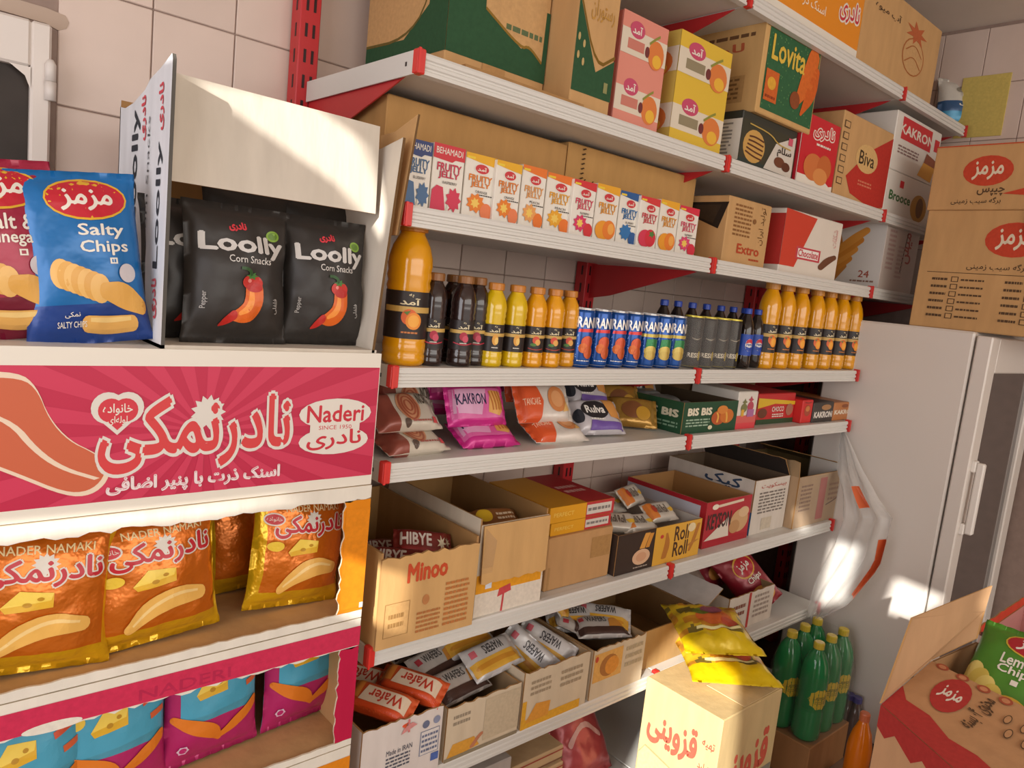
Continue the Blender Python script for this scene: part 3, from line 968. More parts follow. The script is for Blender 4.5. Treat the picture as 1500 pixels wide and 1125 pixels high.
draw([('r', 0, 1 - 0.060 / hh, 1.0, 1 - 0.022 / hh, ORNG)], flat((-w / 2, -0.1945, 0), (w, 0, 0), (0, 0, hh), (0, -1, 0)), 'printed_front', 'ink', wc4)
carton('snack_carton', 'plain pink carton at the bottom of the left stack', 'carton', NX0, NX1, NY, NY1, 0.0, zs[4], PINK)

# gold snack bags
CHEESE = [('p', [(0.0, 0.25), (0.35, 1.0), (1.0, 0.85), (1.0, 0.15), (0.1, 0.0)], c('#dfae2a')), ('p', [(0.0, 0.25), (0.35, 1.0), (1.0, 0.85), (0.95, 0.5)], c('#f0cf55')), ('e', 0.5, 0.35, 0.09, 0.11, c('#bb8a1c')), ('e', 0.75, 0.6, 0.07, 0.09, c('#bb8a1c'))]
GOLD = c('#e3b41c')
def goldcol(u, v):
    if v < 0.16 or v > 0.93 or u < 0.08 or u > 0.95: return GOLD
    return c('#d9741c')
gels = [('t', 'NADER NAMAKI', 0.26, 0.80, 0.86, 0.85, c('#e3cf9a'), 0.01), ('s', 0.56, 0.735, 0.09, 0.07, 12, 0.7, c('#dcd5c8'))]
gels += outlined(NDR, 0.16, 0.60, 0.92, 0.77, c('#bf2230'), c('#dcd5c8'), 0.08, 0.03)
gels += [('e', 0.15, 0.74, 0.10, 0.05, c('#dcd5c8')), ('e', 0.15, 0.74, 0.085, 0.04, c('#c22c33')), ('t', fa('خانواده'), 0.08, 0.72, 0.22, 0.76, OFFW)]
gels += rows(CHEESE, 0.30, 0.45, 0.62, 0.585)
gels += [('e', 0.17, 0.535, 0.08, 0.04, c('#e6c23c'))]
gels += [('w', [(0.28, 0.18), (0.42, 0.30), (0.62, 0.36), (0.82, 0.33)], [0.04, 0.075, 0.08, 0.05], c('#e8b45a')), ('w', [(0.30, 0.20), (0.45, 0.32), (0.62, 0.385), (0.80, 0.35)], [0.008, 0.014, 0.014, 0.008], c('#f3d08a'))]
bh = 0.215
gz = zs[2] + 0.012
spots = [(40, 0.19, 5, -6, 'gold and orange snack bag in the sunlit corner at the left photo edge'), (228, 0.19, -5, 3, 'gold and orange snack bag standing second from left in the torn orange carton'), (425, 0.165, 8, 0, 'gold and orange snack bag leaning at the right wall of the torn orange carton')]
yb = [1.125, 1.135, 1.155]
for i, (px, bw, ry, rz, lab) in enumerate(spots):
    o = bag('snack_bag', lab, 'snack bag', bw + 0.012, bh, 0.075, goldcol, gels, 'gold_foil', 'gold snack bags in the orange carton', seed=21 + i, wr=0.012, seal=0.045)
    x = P(px, 900, Y=yb[i]).x
    put(o, (x, yb[i], gz), rx=-5, ry=ry * 0.6, rz=rz)
for i, px in enumerate((140, 330)):
    o = bag('snack_bag', ('left' if i == 0 else 'right') + ' gold snack bag in shadow behind the front row in the orange carton', 'snack bag', 0.18, 0.2, 0.06, goldcol, [], 'gold_foil', 'gold snack bags behind the front row', seed=31 + i, wr=0.012)
    put(o, (P(px, 900, Y=1.25).x + 0.05, 1.26, gz), rx=-5, ry=4 - 7 * i)
# pink bags with a sky-blue field
def pinkcol(u, v):
    return c('#b8286a') if v < 0.40 or u < 0.12 or v > 0.95 else c('#4f9cb5')
pels = [('p', [(0.12, 0.42), (0.97, 0.46), (0.97, 0.86), (0.70, 0.865), (0.62, 0.83), (0.45, 0.85), (0.35, 0.82), (0.12, 0.83)], c('#4aa0bd')), ('p', [(0.10, 0.815), (0.35, 0.805), (0.45, 0.835), (0.62, 0.81), (0.72, 0.85), (0.97, 0.84), (0.97, 0.99), (0.1, 0.99)], c('#e2d3d0')), ('p', [(0.10, 0.835), (0.35, 0.825), (0.45, 0.855), (0.62, 0.83), (0.72, 0.87), (0.97, 0.86), (0.97, 0.99), (0.1, 0.99)], c('#c22f5c'))]
pels += rows(CHEESE, 0.27, 0.56, 0.60, 0.74)
pels += [('e', 0.14, 0.70, 0.09, 0.055, c('#e6bf3e')), ('w', [(0.74, 0.70), (0.90, 0.745)], 0.025, c('#d4563a')), ('w', [(0.82, 0.58), (0.96, 0.61)], 0.025, c('#d4643a')),
         ('w', [(0.06, 0.44), (0.22, 0.36), (0.45, 0.28), (0.52, 0.20)], [0.03, 0.06, 0.07, 0.03], c('#dc7a22')), ('w', [(0.55, 0.22), (0.75, 0.30), (0.94, 0.40)], [0.03, 0.055, 0.04], c('#dc7a22')),
         ('s', 0.16, 0.17, 0.06, 0.04, 6, 0.8, c('#d9b9cd')), ('e', 0.16, 0.17, 0.035, 0.025, c('#b8286a'))]
pz = zs[3] + 0.012
for i, (px, py_, lab) in enumerate(((30, 1.12, 'leftmost pink and blue snack bag in the torn pink carton'), (165, 1.14, 'second pink and blue snack bag from the left in the torn pink carton'), (310, 1.16, 'third pink and blue snack bag from the left in the torn pink carton'), (440, 1.18, 'rightmost pink and blue snack bag in the torn pink carton'))):
    o = bag('snack_bag', lab, 'snack bag', 0.168, 0.205, 0.05, pinkcol, pels, 'foil', 'pink snack bags in the pink carton', seed=41 + i, wr=0.006)
    put(o, (P(px, 1080, Y=py_).x, py_, pz), rx=-4, rz=6)

# ---------------------------------------------------------------- on top of the stack: chips bags and the black bags' carton
TZ = zs[0]
def chips(name, flavour, base, dark, pos, rz, lab, words):
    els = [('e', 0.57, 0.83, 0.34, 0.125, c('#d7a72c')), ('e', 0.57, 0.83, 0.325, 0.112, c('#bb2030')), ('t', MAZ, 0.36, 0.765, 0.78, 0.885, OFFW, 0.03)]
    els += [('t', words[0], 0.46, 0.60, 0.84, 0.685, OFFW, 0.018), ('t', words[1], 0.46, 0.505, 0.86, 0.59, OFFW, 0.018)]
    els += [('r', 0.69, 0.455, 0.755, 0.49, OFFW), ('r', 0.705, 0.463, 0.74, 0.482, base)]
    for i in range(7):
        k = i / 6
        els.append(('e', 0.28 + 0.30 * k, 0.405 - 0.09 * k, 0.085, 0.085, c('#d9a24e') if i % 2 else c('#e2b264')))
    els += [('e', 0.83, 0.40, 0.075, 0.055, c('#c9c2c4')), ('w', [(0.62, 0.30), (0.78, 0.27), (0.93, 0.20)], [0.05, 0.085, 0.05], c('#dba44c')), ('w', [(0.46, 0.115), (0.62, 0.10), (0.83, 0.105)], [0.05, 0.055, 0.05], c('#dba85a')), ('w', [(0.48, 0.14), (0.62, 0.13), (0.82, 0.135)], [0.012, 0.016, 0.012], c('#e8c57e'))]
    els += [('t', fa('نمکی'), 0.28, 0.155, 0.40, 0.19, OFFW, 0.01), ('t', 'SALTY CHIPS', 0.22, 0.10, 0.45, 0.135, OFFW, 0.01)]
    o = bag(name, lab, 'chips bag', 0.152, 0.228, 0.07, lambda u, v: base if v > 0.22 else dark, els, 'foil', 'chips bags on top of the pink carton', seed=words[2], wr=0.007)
    return put(o, pos, rx=-7, ry=-7, rz=rz)
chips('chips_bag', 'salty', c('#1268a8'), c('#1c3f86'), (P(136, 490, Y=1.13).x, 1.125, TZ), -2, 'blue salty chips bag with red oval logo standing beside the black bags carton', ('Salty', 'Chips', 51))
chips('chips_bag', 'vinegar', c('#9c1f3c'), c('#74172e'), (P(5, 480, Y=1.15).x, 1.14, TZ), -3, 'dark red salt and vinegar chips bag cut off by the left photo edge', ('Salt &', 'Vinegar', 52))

LX0, LX1, LY0, LY1 = 0.313, 0.655, 1.085, 1.345
o = empty('open_carton', ((LX0 + LX1) / 2, (LY0 + LY1) / 2, TZ))
tag(o, 'white and cream open display carton of black snack bags on top of the stack', 'carton')
lw, ld = LX1 - LX0, LY1 - LY0
CRM = c('#cdc3b4')
WBOX = c('#dcdde0')
mb = MB()
mb.box((-lw / 2, -ld / 2, 0), (lw / 2, ld / 2, 0.005), CRM)
mb.slab([(0, 0.005), (lw, 0.005), (lw, 0.36), (0, 0.36)], (lw / 2, ld / 2, 0), (-1, 0, 0), (0, 0, 1), (0, 1, 0), 0.004, WBOX, KRAFT_D)
body = mb.build('carton_body', 'cardboard', o)
mb = MB()
tp = [(ld, 0.385), (ld * 0.985, 0.392), (ld * 0.80, 0.38), (ld * 0.62, 0.372), (ld * 0.52, 0.36), (ld * 0.3, 0.348), (ld * 0.12, 0.345), (0, 0.35)]
mb.slab([(0, 0.0), (ld, 0.0)] + tp, (-lw / 2, ld / 2, 0), (0, -1, 0), (0, 0, 1), (-1, 0, 0), 0.005, WBOX, CRM, c('#5a5650'))
lp = mb.build('side_panel', 'cardboard', o)
lf = flat((-lw / 2, ld / 2, 0), (0, -ld, 0), (0, 0, 0.39), (-1, 0, 0))
draw([('t', 'Loolly', 0.80, 0.28, 0.90, 0.72, c('#3a3c42'), 0.02, 90), ('t', 'Loolly', 0.30, 0.42, 0.46, 0.86, c('#3a3c42'), 0.02, 90), ('t', fa('نادری'), 0.80, 0.76, 0.90, 0.92, c('#d4525c'), 0.03, 90), ('t', fa('نادری'), 0.48, 0.74, 0.58, 0.90, c('#d4525c'), 0.03, 90),
      ('t', fa('نادری'), 0.80, 0.10, 0.90, 0.24, c('#d4525c'), 0.03, 90), ('t', 'Corn Snacks', 0.62, 0.35, 0.66, 0.82, c('#55565a'), 0.0, 90)], lf, 'printed_side', 'ink', lp)
mb = MB()
# right panel leans outwards at the top
Rx = Vector((0.075, 0, 1)).normalized()
Nr = Vector((1, 0, -0.075)).normalized()
mb.slab([(0, 0.0), (ld, 0.0)] + [(ld, 0.335), (ld * 0.6, 0.338), (ld * 0.25, 0.344), (ld * 0.05, 0.355), (0, 0.358)], (lw / 2 - 0.004, -ld / 2, 0.0), (0, 1, 0), Rx, Nr, 0.005, KRAFT, CRM, c('#6e5233'))
mb.slab([(0, 0.2), (ld * 0.42, 0.2), (ld * 0.42, 0.375), (ld * 0.25, 0.378), (0.0, 0.402)], (lw / 2 + 0.003, -ld / 2, 0.0), (0, 1, 0), Vector((0.11, 0, 1)).normalized(), Nr, 0.004, KRAFT, KRAFT, c('#6e5233'))
mb.build('side_panel', 'cardboard', o)
mb = MB()
# cream front flap raised above the opening, set back a little
tl = Vector((0, 0.10, 1)).normalized()
mb.slab([(0, 0), (lw - 0.008, 0), (lw - 0.004, 0.145), (lw * 0.7, 0.146), (lw * 0.35, 0.147), (0, 0.148)], (-lw / 2 + 0.006, -ld / 2 + 0.035, 0.231), (1, 0, 0), tl, Vector((0, -1, 0.10)).normalized(), 0.004, CRM, CRM, KRAFT_D)
mb.build('front_flap', 'cardboard', o)
def pepper():
    G, Gd = c('#3c7a34'), c('#244f22')
    return [('w', [(0.60, 0.40), (0.60, 0.31), (0.56, 0.24), (0.49, 0.205), (0.40, 0.19)], [0.085, 0.09, 0.085, 0.065, 0.03], c('#d9641e')), ('w', [(0.575, 0.38), (0.575, 0.31), (0.54, 0.25), (0.47, 0.215)], [0.02, 0.03, 0.03, 0.015], c('#ef9440')),
            ('e', 0.58, 0.44, 0.105, 0.055, c('#c02a22')), ('e', 0.60, 0.405, 0.08, 0.035, c('#b5231f')), ('w', [(0.41, 0.20), (0.34, 0.155), (0.29, 0.125)], [0.035, 0.03, 0.008], c('#b8261f')),
            ('s', 0.57, 0.485, 0.07, 0.03, 6, 0.5, G), ('w', [(0.565, 0.485), (0.55, 0.52), (0.50, 0.535), (0.45, 0.535)], [0.016, 0.013, 0.012, 0.010], Gd), ('e', 0.545, 0.45, 0.02, 0.014, c('#e0837a'))]
SIL = c('#c9c5c0')
bels = [('t', fa('نادری'), 0.36, 0.795, 0.52, 0.86, c('#cf3a44'), 0.05), ('e', 0.80, 0.79, 0.07, 0.04, c('#7fa53a')), ('e', 0.80, 0.79, 0.05, 0.027, c('#5c7f2c')),
        ('t', 'Loolly', 0.10, 0.615, 0.90, 0.77, SIL, 0.035), ('t', 'Corn Snacks', 0.34, 0.575, 0.76, 0.625, c('#d4d0ca'), 0.005)] + pepper() + [('t', 'Pepper', 0.10, 0.24, 0.155, 0.36, c('#aaa6a1'), 0.01, 90), ('t', fa('فلفلی'), 0.78, 0.22, 0.84, 0.33, c('#aaa6a1'), 0.01, 90)]
BKC = c('#2e2a27')
for i, (px, y, rz, lab) in enumerate(((345, 1.125, 2, 'black snack bag with red pepper picture, in front in the open carton'), (472, 1.14, 0, 'black snack bag with red pepper picture, at the right side of the open carton'), (268, 1.175, 4, 'black snack bag half hidden at the left inside the open carton'))):
    o = bag('snack_bag', lab, 'snack bag', 0.155 if i else 0.165, 0.208, 0.07, BKC, bels, 'matte_foil', 'black snack bags in the open carton', seed=61 + i, wr=0.013)
    put(o, (P(px, 495, Y=y).x + (0.012 if i == 2 else 0), y, TZ + 0.006), rx=-6, rz=rz)
for i, px in enumerate((330, 440)):
    o = bag('snack_bag', ('left' if i == 0 else 'right') + ' black snack bag in shadow at the back of the open carton', 'snack bag', 0.15, 0.25, 0.05, BKC, [], 'matte_foil', 'black snack bags at the back of the carton', seed=71 + i, wr=0.008)
    put(o, (P(px, 495, Y=1.235).x + 0.03, 1.235, TZ + 0.006), rx=-4)

# ================================================================ shelf rows
def on(lv, name, label, cat, pl, pr, pt, col, prints=None, Y=1.115, dep=0.3, x_min=None, x_max=None, ztop=None, z0=None, **kw):
    """carton on a shelf from the columns of its front corners"""
    Z = z0 if z0 is not None else LV[lv] + 0.0005
    X0, X1, Z1 = span(pl, pr, pt, Z, Y)
    if x_min is not None: X0 = max(X0, x_min)
    if x_max is not None: X1 = min(X1, x_max)
    if ztop: Z1 = ztop
    o = carton(name, label, cat, X0, X1, Y, min(Y + dep, 1.48), Z, Z1, col, prints, **kw)
    ends[lv] = X1
    return o, X1, Z1
ends = {}
GREEN = c('#2f5236')
GRN2 = c('#35613f')
# ---- second level from the top
S2T = LV['S1'] - 0.04
els_f = [('r', 0, 0.15, 1, 0.55, GREEN), ('p', [(0.30, 1.0), (0.34, 0.44), (0.72, 0.30), (0.80, 0.33), (0.95, 0.26), (0.97, 1.0)], KRAFT), ('w', [(0.34, 0.44), (0.72, 0.30), (0.80, 0.33), (0.95, 0.26)], 0.008, c('#8a6a2c')),
         ('l', 0.55, 0.36, 0.93, 0.42, 1, c('#5d6b4a')), ('r', 0.35, 0.0, 0.58, 0.15, c('#b48a58'))]
els_l = [('r', 0, 0.15, 1, 0.5, GREEN), ('p', [(0.0, 1.0), (0.0, 0.29), (0.50, 0.27), (0.78, 0.42), (0.9, 1.0)], KRAFT), ('w', [(0.0, 0.29), (0.50, 0.27), (0.78, 0.42), (0.9, 1.0)], 0.008, c('#6a5a2c'))]
o, x1, _ = on('S2', 'carton', 'large brown and green carton at the left end of the upper shelf', 'carton', 648, 792, -95, KRAFT, {'F': els_f, 'L': els_l}, Y=1.19, dep=0.29, ztop=S2T, x_min=0.72)
els_f = [('p', [(0, 0.10), (1, 0.10), (1, 0.34), (0.55, 0.24), (0, 0.62)], GREEN), ('w', [(0, 0.64), (0.55, 0.26), (1, 0.36)], 0.010, c('#7a5c22')), ('r', 0, 0.60, 0.02, 1, GREEN),
         ('t', fa('رستوران'), 0.30, 0.52, 0.88, 0.64, c('#b98b45'), 0.01), ('l', 0.35, 0.72, 0.95, 0.98, 4, c('#5c4a30')), ('e', 0.07, 0.40, 0.03, 0.022, c('#b8a06a')), ('e', 0.20, 0.37, 0.03, 0.022, c('#b8a06a')), ('e', 0.08, 0.30, 0.03, 0.022, c('#b8a06a')), ('e', 0.21, 0.27, 0.03, 0.022, c('#b8a06a')), ('r', 0.78, 0.14, 0.88, 0.20, c('#8a8a5a'))]
o, x1, _ = on('S2', 'carton', 'brown and green carton beside the pink boxes on the upper shelf', 'carton', 785, 890, -90, KRAFT, {'F': els_f}, Y=1.112, dep=0.3, ztop=S2T, x_min=x1 + 0.003)
mb = MB()
mb.slab([(0, 0), (0.30, 0.0), (0.32, 0.03), (0.315, 0.072), (0.12, 0.078), (0.0, 0.075)], (0.80, 1.106, LV['S2'] + 0.012), (1, 0, 0), (0, 1, 0), (0, 0, 1), 0.011, c('#c29a68'), None, KRAFT_D)
o = mb.build('cardboard_sheet', 'cardboard')
tag(o, 'torn kraft board lying on the upper shelf in front of the large green carton', 'cardboard')
def juice_box(base, hi, logo):
    e = [('r', 0, 0, 1, 1, base)]
    for k in (0.0, 0.5):
        e += [('r', 0.0, k + 0.14, 1.0, k + 0.36, c('#d9cdb8')), ('e', 0.32, k + 0.37, 0.16, 0.075, c('#c04a68')), ('t', fa('آمد'), 0.22, k + 0.335, 0.42, k + 0.405, OFFW, 0.03), ('r', 0.14, k + 0.19, 0.50, k + 0.28, hi),
              ('e', 0.77, k + 0.22, 0.18, 0.13, c('#d57a3c')), ('e', 0.80, k + 0.17, 0.10, 0.06, c('#e3b03a')), ('e', 0.57, k + 0.22, 0.05, 0.05, c('#6e3030')), ('w', [(0.6, k + 0.3), (0.72, k + 0.36), (0.82, k + 0.4)], 0.012, c('#8a8a3a'))]
    return e
els = juice_box(c('#d98a78'), c('#c47868'), 0)
o, x1, _ = on('S2', 'drink_box_pair', 'pair of stacked pink juice powder boxes wedged beside the green and brown carton', 'box', 895, 960, 12, c('#d0786a'), {'F': els}, Y=1.125, dep=0.3, mat='coated_carton', x_min=x1 + 0.003)
els = juice_box(c('#d9b43a'), c('#8e8266'), 0)
o, x1, _ = on('S2', 'drink_box_pair', 'pair of stacked yellow juice powder boxes on the upper shelf', 'box', 978, 1052, 42, c('#d5b64a'), {'F': els, 'L': juice_box(c('#cdb056'), c('#8e8266'), 0)}, Y=1.125, dep=0.28, mat='coated_carton', x_min=x1 + 0.008)
# dark biscuit box with the Lovita carton on it
els = [('r', 0, 0.0, 1, 0.16, c('#2c3a35')), ('r', 0, 0.16, 1, 0.86, c('#38382a')), ('p', [(0.45, 0.10), (0.62, 0.62), (0.98, 0.88), (0.98, 0.08)], c('#cfc7bb')), ('e', 0.24, 0.42, 0.19, 0.30, c('#c59a52'))]
for i in range(5): els.append(('w', [(0.10 + 0.01 * i, 0.30 + 0.07 * i), (0.24, 0.24 + 0.09 * i), (0.40, 0.22 + 0.085 * i)], 0.016, c('#5b3420')))
els += [('e', 0.72, 0.30, 0.10, 0.10, c('#6a3d28')), ('e', 0.85, 0.25, 0.08, 0.09, c('#5a3222')), ('t', fa('سلام'), 0.66, 0.40, 0.92, 0.60, c('#3a322c'), 0.02), ('r', 0.84, 0.68, 0.92, 0.82, c('#c9556a')), ('w', [(0.12, 0.8), (0.5, 0.76), (0.65, 0.62), (0.9, 0.6)], 0.012, c('#b99a4c'))]
o, x1, zb = on('S2', 'biscuit_box', 'dark biscuit box with striped biscuit picture under the green carrot carton', 'box', 1079, 1158, 160, c('#33352e'), {'F': els, 'L': [('r', 0, 0.1, 1, 0.85, c('#d9d2c6')), ('l', 0.1, 0.2, 0.9, 0.8, 9, c('#8a8580'))]}, Y=1.12, dep=0.26, mat='coated_carton', x_min=x1 + 0.012)
ends['bis'] = x1
sp = [('r', 0.06, 0.06, 0.98, 0.94, GRN2)]
rnd = random.Random(5)
for i in range(90): sp.append(('e', rnd.uniform(0.07, 0.97), rnd.uniform(0.07, 0.93), 0.007, 0.009, c('#5f8a55')))
sp += [('t', 'Lovita', 0.13, 0.62, 0.72, 0.88, c('#d8b548'), 0.02), ('w', [(0.86, 0.86), (0.80, 0.55), (0.62, 0.22)], [0.10, 0.13, 0.02], c('#d06a2c')), ('w', [(0.95, 0.72), (0.90, 0.45), (0.76, 0.18)], [0.05, 0.10, 0.02], c('#c95f26')), ('e', 0.62, 0.30, 0.09, 0.10, c('#8a4a2a')),
       ('r', 0.08, 0.16, 0.30, 0.50, c('#c8632c')), ('e', 0.19, 0.36, 0.07, 0.07, c('#d9a43a')), ('l', 0.10, 0.18, 0.28, 0.24, 1, c('#8a3a1c'))]
lf_ = [('t', fa('لاویتا'), 0.30, 0.66, 0.80, 0.78, c('#b05a3a'), 0.02), ('l', 0.3, 0.82, 0.9, 0.90, 1, c('#6a4a30')), ('r', 0.2, 0.12, 0.85, 0.42, c('#b08a58')), ('l', 0.25, 0.15, 0.8, 0.40, 5, c('#7a5a38'))]
X0 = Xat(1104, 1.112, zb); X1 = Xat(1184, 1.112, zb)
z1 = Zat(27, X0, 1.112)
carton('carton', 'green carrot cake carton with kraft sides lying on the dark biscuit box', 'carton', X0, X1, 1.108, 1.40, zb + 0.001, z1, c('#c8a068'), {'F': sp, 'L': lf_})
# red boxes and the kraft carton with a red field
els = [('r', 0, 0, 1, 1, c('#b9202c')), ('r', 0.55, 0.02, 0.98, 1, c('#e2dad0'))]
o, x1, _ = on('S2', 'snack_box', 'thin red and white box standing upright beside the red snack box', 'box', 1148, 1163, 182, c('#b9202c'), {'F': els}, Y=1.113, dep=0.2, mat='coated_carton', x_min=ends['bis'] + 0.012)
els = [('r', 0, 0, 1, 0.16, OFFW), ('p', [(0, 0.16), (0.12, 0.42), (0.9, 0.10), (1, 0.12), (1, 1), (0, 1)], c('#c4202c'))] + outlined(fa('نادری'), 0.30, 0.70, 0.86, 0.92, c('#c4202c'), OFFW, 0.09, 0.02) + [('e', 0.40, 0.30, 0.26, 0.19, c('#c9713c')), ('e', 0.70, 0.34, 0.20, 0.18, c('#bf6632')), ('e', 0.62, 0.20, 0.20, 0.12, c('#d48a4c')), ('l', 0.4, 0.6, 0.8, 0.66, 1, OFFW)]
o, x1, _ = on('S2', 'snack_box', 'red snack box with fried nugget picture and white lettering', 'box', 1163, 1216, 162, c('#c4202c'), {'F': els}, Y=1.112, dep=0.24, mat='coated_carton', x_min=x1 + 0.003, faces=dict(T=c('#c8444a')))
els = [('p', [(0.18, 0.28), (0.55, 0.66), (1, 0.94), (1, 0.06), (0.75, 0.0), (0.3, 0.10)], c('#b5342a')), ('e', 0.53, 0.56, 0.22, 0.17, c('#cfa96f')), ('t', 'Biva', 0.38, 0.48, 0.68, 0.64, c('#3f3222'), 0.01), ('l', 0.42, 0.22, 0.7, 0.30, 2, c('#cf7a5e'))]
for i in range(6): els += [('r', 0.02, 0.16 + i * 0.13, 0.12, 0.24 + i * 0.13, DK), ('r', 0.03, 0.17 + i * 0.13, 0.11, 0.23 + i * 0.13, KRAFT)]
o, x1, _ = on('S2', 'carton', 'kraft carton with red field and round emblem beside the red snack box', 'carton', 1219, 1291, 160, KRAFT, {'F': els}, Y=1.112, dep=0.25, x_min=x1 + 0.003)
# two white boxes stacked past the second upright
WB = c('#ded8ce')
els = [('r', 0.12, 0.56, 0.78, 0.94, RED), ('t', 'KAKRON', 0.10, 0.66, 0.82, 0.82, OFFW, 0.03), ('r', 0.86, 0.62, 0.97, 0.84, RED), ('l', 0.1, 0.30, 0.55, 0.46, 3, c('#8a6a66')), ('p', [(0.58, 0.08), (0.68, 0.34), (0.95, 0.32), (0.9, 0.04)], c('#e0a232')), ('p', [(0.68, 0.34), (0.72, 0.52), (0.95, 0.46), (0.94, 0.32)], c('#8f4a2c'))]
X0 = x1 + 0.004
X1 = Xat(1358, 1.112, LV['S2'])
zm = Zat(246, X0, 1.112)
els2 = [('t', 'Brooce', 0.08, 0.36, 0.52, 0.56, c('#3c6a3a'), 0.03), ('r', 0.26, 0.68, 0.34, 0.84, RED), ('e', 0.72, 0.36, 0.18, 0.32, c('#b98a3c')), ('e', 0.74, 0.38, 0.08, 0.24, c('#6e4a24'))]
carton('snack_box', 'lower white box with brown pastry picture at the far end of the upper shelf', 'box', X0, X1, 1.112, 1.36, LV['S2'] + 0.0005, zm, WB, {'F': els2}, mat='coated_carton')
carton('snack_box', 'upper white box with red panel at the far end of the upper shelf', 'box', X0, X1 - 0.01, 1.112, 1.36, zm + 0.001, Zat(160, X0, 1.112), WB, {'F': els}, mat='coated_carton')
o = bag('snack_bag', 'grey and red snack bag squeezed in behind the white boxes near the fridge cartons', 'snack bag', 0.14, 0.2, 0.05, lambda u, v: c('#9b3340') if v < 0.45 else c('#a8a098'), [], seed=8)
put(o, (X1 + 0.10, 1.16, LV['S2']), rx=-5)

# ---- top level
els = [('r', 0, 0.14, 1, 1, c('#e08a1c')), ('r', 0, 0, 1, 0.14, OFFW)] + outlined(fa('نادری'), 0.76, 0.36, 0.97, 0.62, c('#c4303c'), OFFW, 0.10, 0.02) + outlined(fa('نادرنمکی'), 0.10, 0.50, 0.60, 0.80, c('#c4303c'), OFFW, 0.09, 0.02) + [('t', fa('اسنک ذرت با پنیر'), 0.16, 0.24, 0.62, 0.38, c('#f1dcc0'), 0.012)]
ZT = LV['S1'] + 0.0005
X0, X1 = Xat(1105, 1.112, ZT), Xat(1252, 1.112, ZT)
carton('snack_carton', 'orange carton with white outlined lettering on the top shelf', 'carton', X0, X1, 1.112, 1.46, ZT, ZT + 0.24, OFFW, {'F': els}, mat='coated_carton')
els = [('e', 0.66, 0.46, 0.15, 0.22, c('#a9673a')), ('e', 0.66, 0.46, 0.138, 0.205, KRAFT), ('s', 0.66, 0.74, 0.15, 0.14, 7, 0.45, c('#b5603a')), ('t', fa('آب میوه'), 0.12, 0.70, 0.44, 0.80, DK, 0.012), ('w', [(0.55, 0.5), (0.66, 0.62), (0.77, 0.5)], 0.006, c('#a9673a')), ('w', [(0.55, 0.36), (0.66, 0.48), (0.77, 0.36)], 0.006, c('#a9673a'))]
X0b = X1 + 0.003
X1b = Xat(1361, 1.112, ZT)
carton('carton', 'kraft carton with a pineapple drawing on the top shelf', 'carton', X0b, X1b, 1.112, 1.46, ZT, ZT + 0.255, KRAFT, {'F': els})
els = [('t', fa('پفک'), 0.3, 0.42, 0.75, 0.52, OFFW, 0.02), ('e', 0.35, 0.75, 0.10, 0.06, c('#8a8478')), ('e', 0.6, 0.8, 0.12, 0.06, c('#e6ddc9')), ('e', 0.45, 0.66, 0.12, 0.06, c('#b9b0a0'))]
o = bag('snack_bag', 'white and blue snack bag standing at the far end of the top shelf', 'snack bag', 0.20, 0.20, 0.09, lambda u, v: c('#2f86ad') if v < 0.36 else c('#31557f') if v < 0.55 else c('#cfcac0'), els, seed=9, wr=0.01)
put(o, (Xat(1395, 1.15, ZT) + 0.05, 1.15, ZT), rx=-8, rz=-30)
yp = P(1412, 110, X=XR - 0.002); yq = P(1468, 190, X=XR - 0.002)
mb = MB(); mb.box((-0.004, -0.08, 0), (0, 0.08, 0.22), c('#cdb765'), 0.001)
o = mb.build('paper_notice', 'ink')
o.location = (XR - 0.0005, (yp.y + yq.y) / 2, yq.z - 0.02)
tag(o, 'blank yellow paper stuck on the tiled side wall near the ceiling', 'paper')

# ---- third level: jelly boxes in front of two tall kraft cartons
BZ = LV['S3']
st = []
for i in range(15): st.append(('w', [(0.10 + i * 0.055, 0.60 - i * 0.004), (0.13 + i * 0.055, 0.66 - i * 0.004)], 0.004, c('#4a3420')))
for i in range(9): st.append(('w', [(0.09, 0.55 + i * 0.05), (0.11, 0.57 + i * 0.05)], 0.006, c('#4a3420')))
st += [('t', 'FRUIT', 0.22, 0.585, 0.36, 0.645, c('#d9d0c4'), 0.02)]
XM = Xat(833, 1.215, BZ + 0.2)
Zt1 = Zat(137, 0.72, 1.215)
carton('carton', 'tall plain kraft carton behind the jelly boxes, left one', 'carton', 0.715, XM - 0.002, 1.215, 1.48, BZ + 0.0005, min(Zt1, LV['S2'] - 0.032), c('#b58a55'))
XE = Xat(1004, 1.215, BZ)
carton('carton', 'tall kraft carton with stapled edge behind the jelly boxes, right one', 'carton', XM, XE, 1.213, 1.48, BZ + 0.0005, Zat(207, XM, 1.215), c('#bb9058'), {'F': st})
JE = [585, 627, 674, 719, 757, 793, 832, 866, 900, 930, 959, 987, 1016]
flav = [('#2f3f73', '#47688e', 'BLUEBERRY', 1), ('#c8313a', '#c9304e', 'RASPBERRY', 1), ('#e0a821', '#dd7a22', 'ORANGE', 0), ('#e0a821', '#dd7a22', 'ORANGE', 0), ('#de7328', '#df9a55', 'PEACH', 0), ('#de7328', '#e0a028', 'PEACH', 0),
        ('#cb3237', '#cf3560', 'RASPBERRY', 0), ('#e0a12a', '#e0952a', 'MANGO', 2), ('#29568f', '#2c6ea8', 'BLUEBERRY', 0), ('#cf3a3c', '#cc3650', 'STRAWBERRY', 2), ('#e3a42c', '#e0952a', 'MANGO', 2), ('#cf3044', '#d2456e', 'RASPBERRY', 0)]
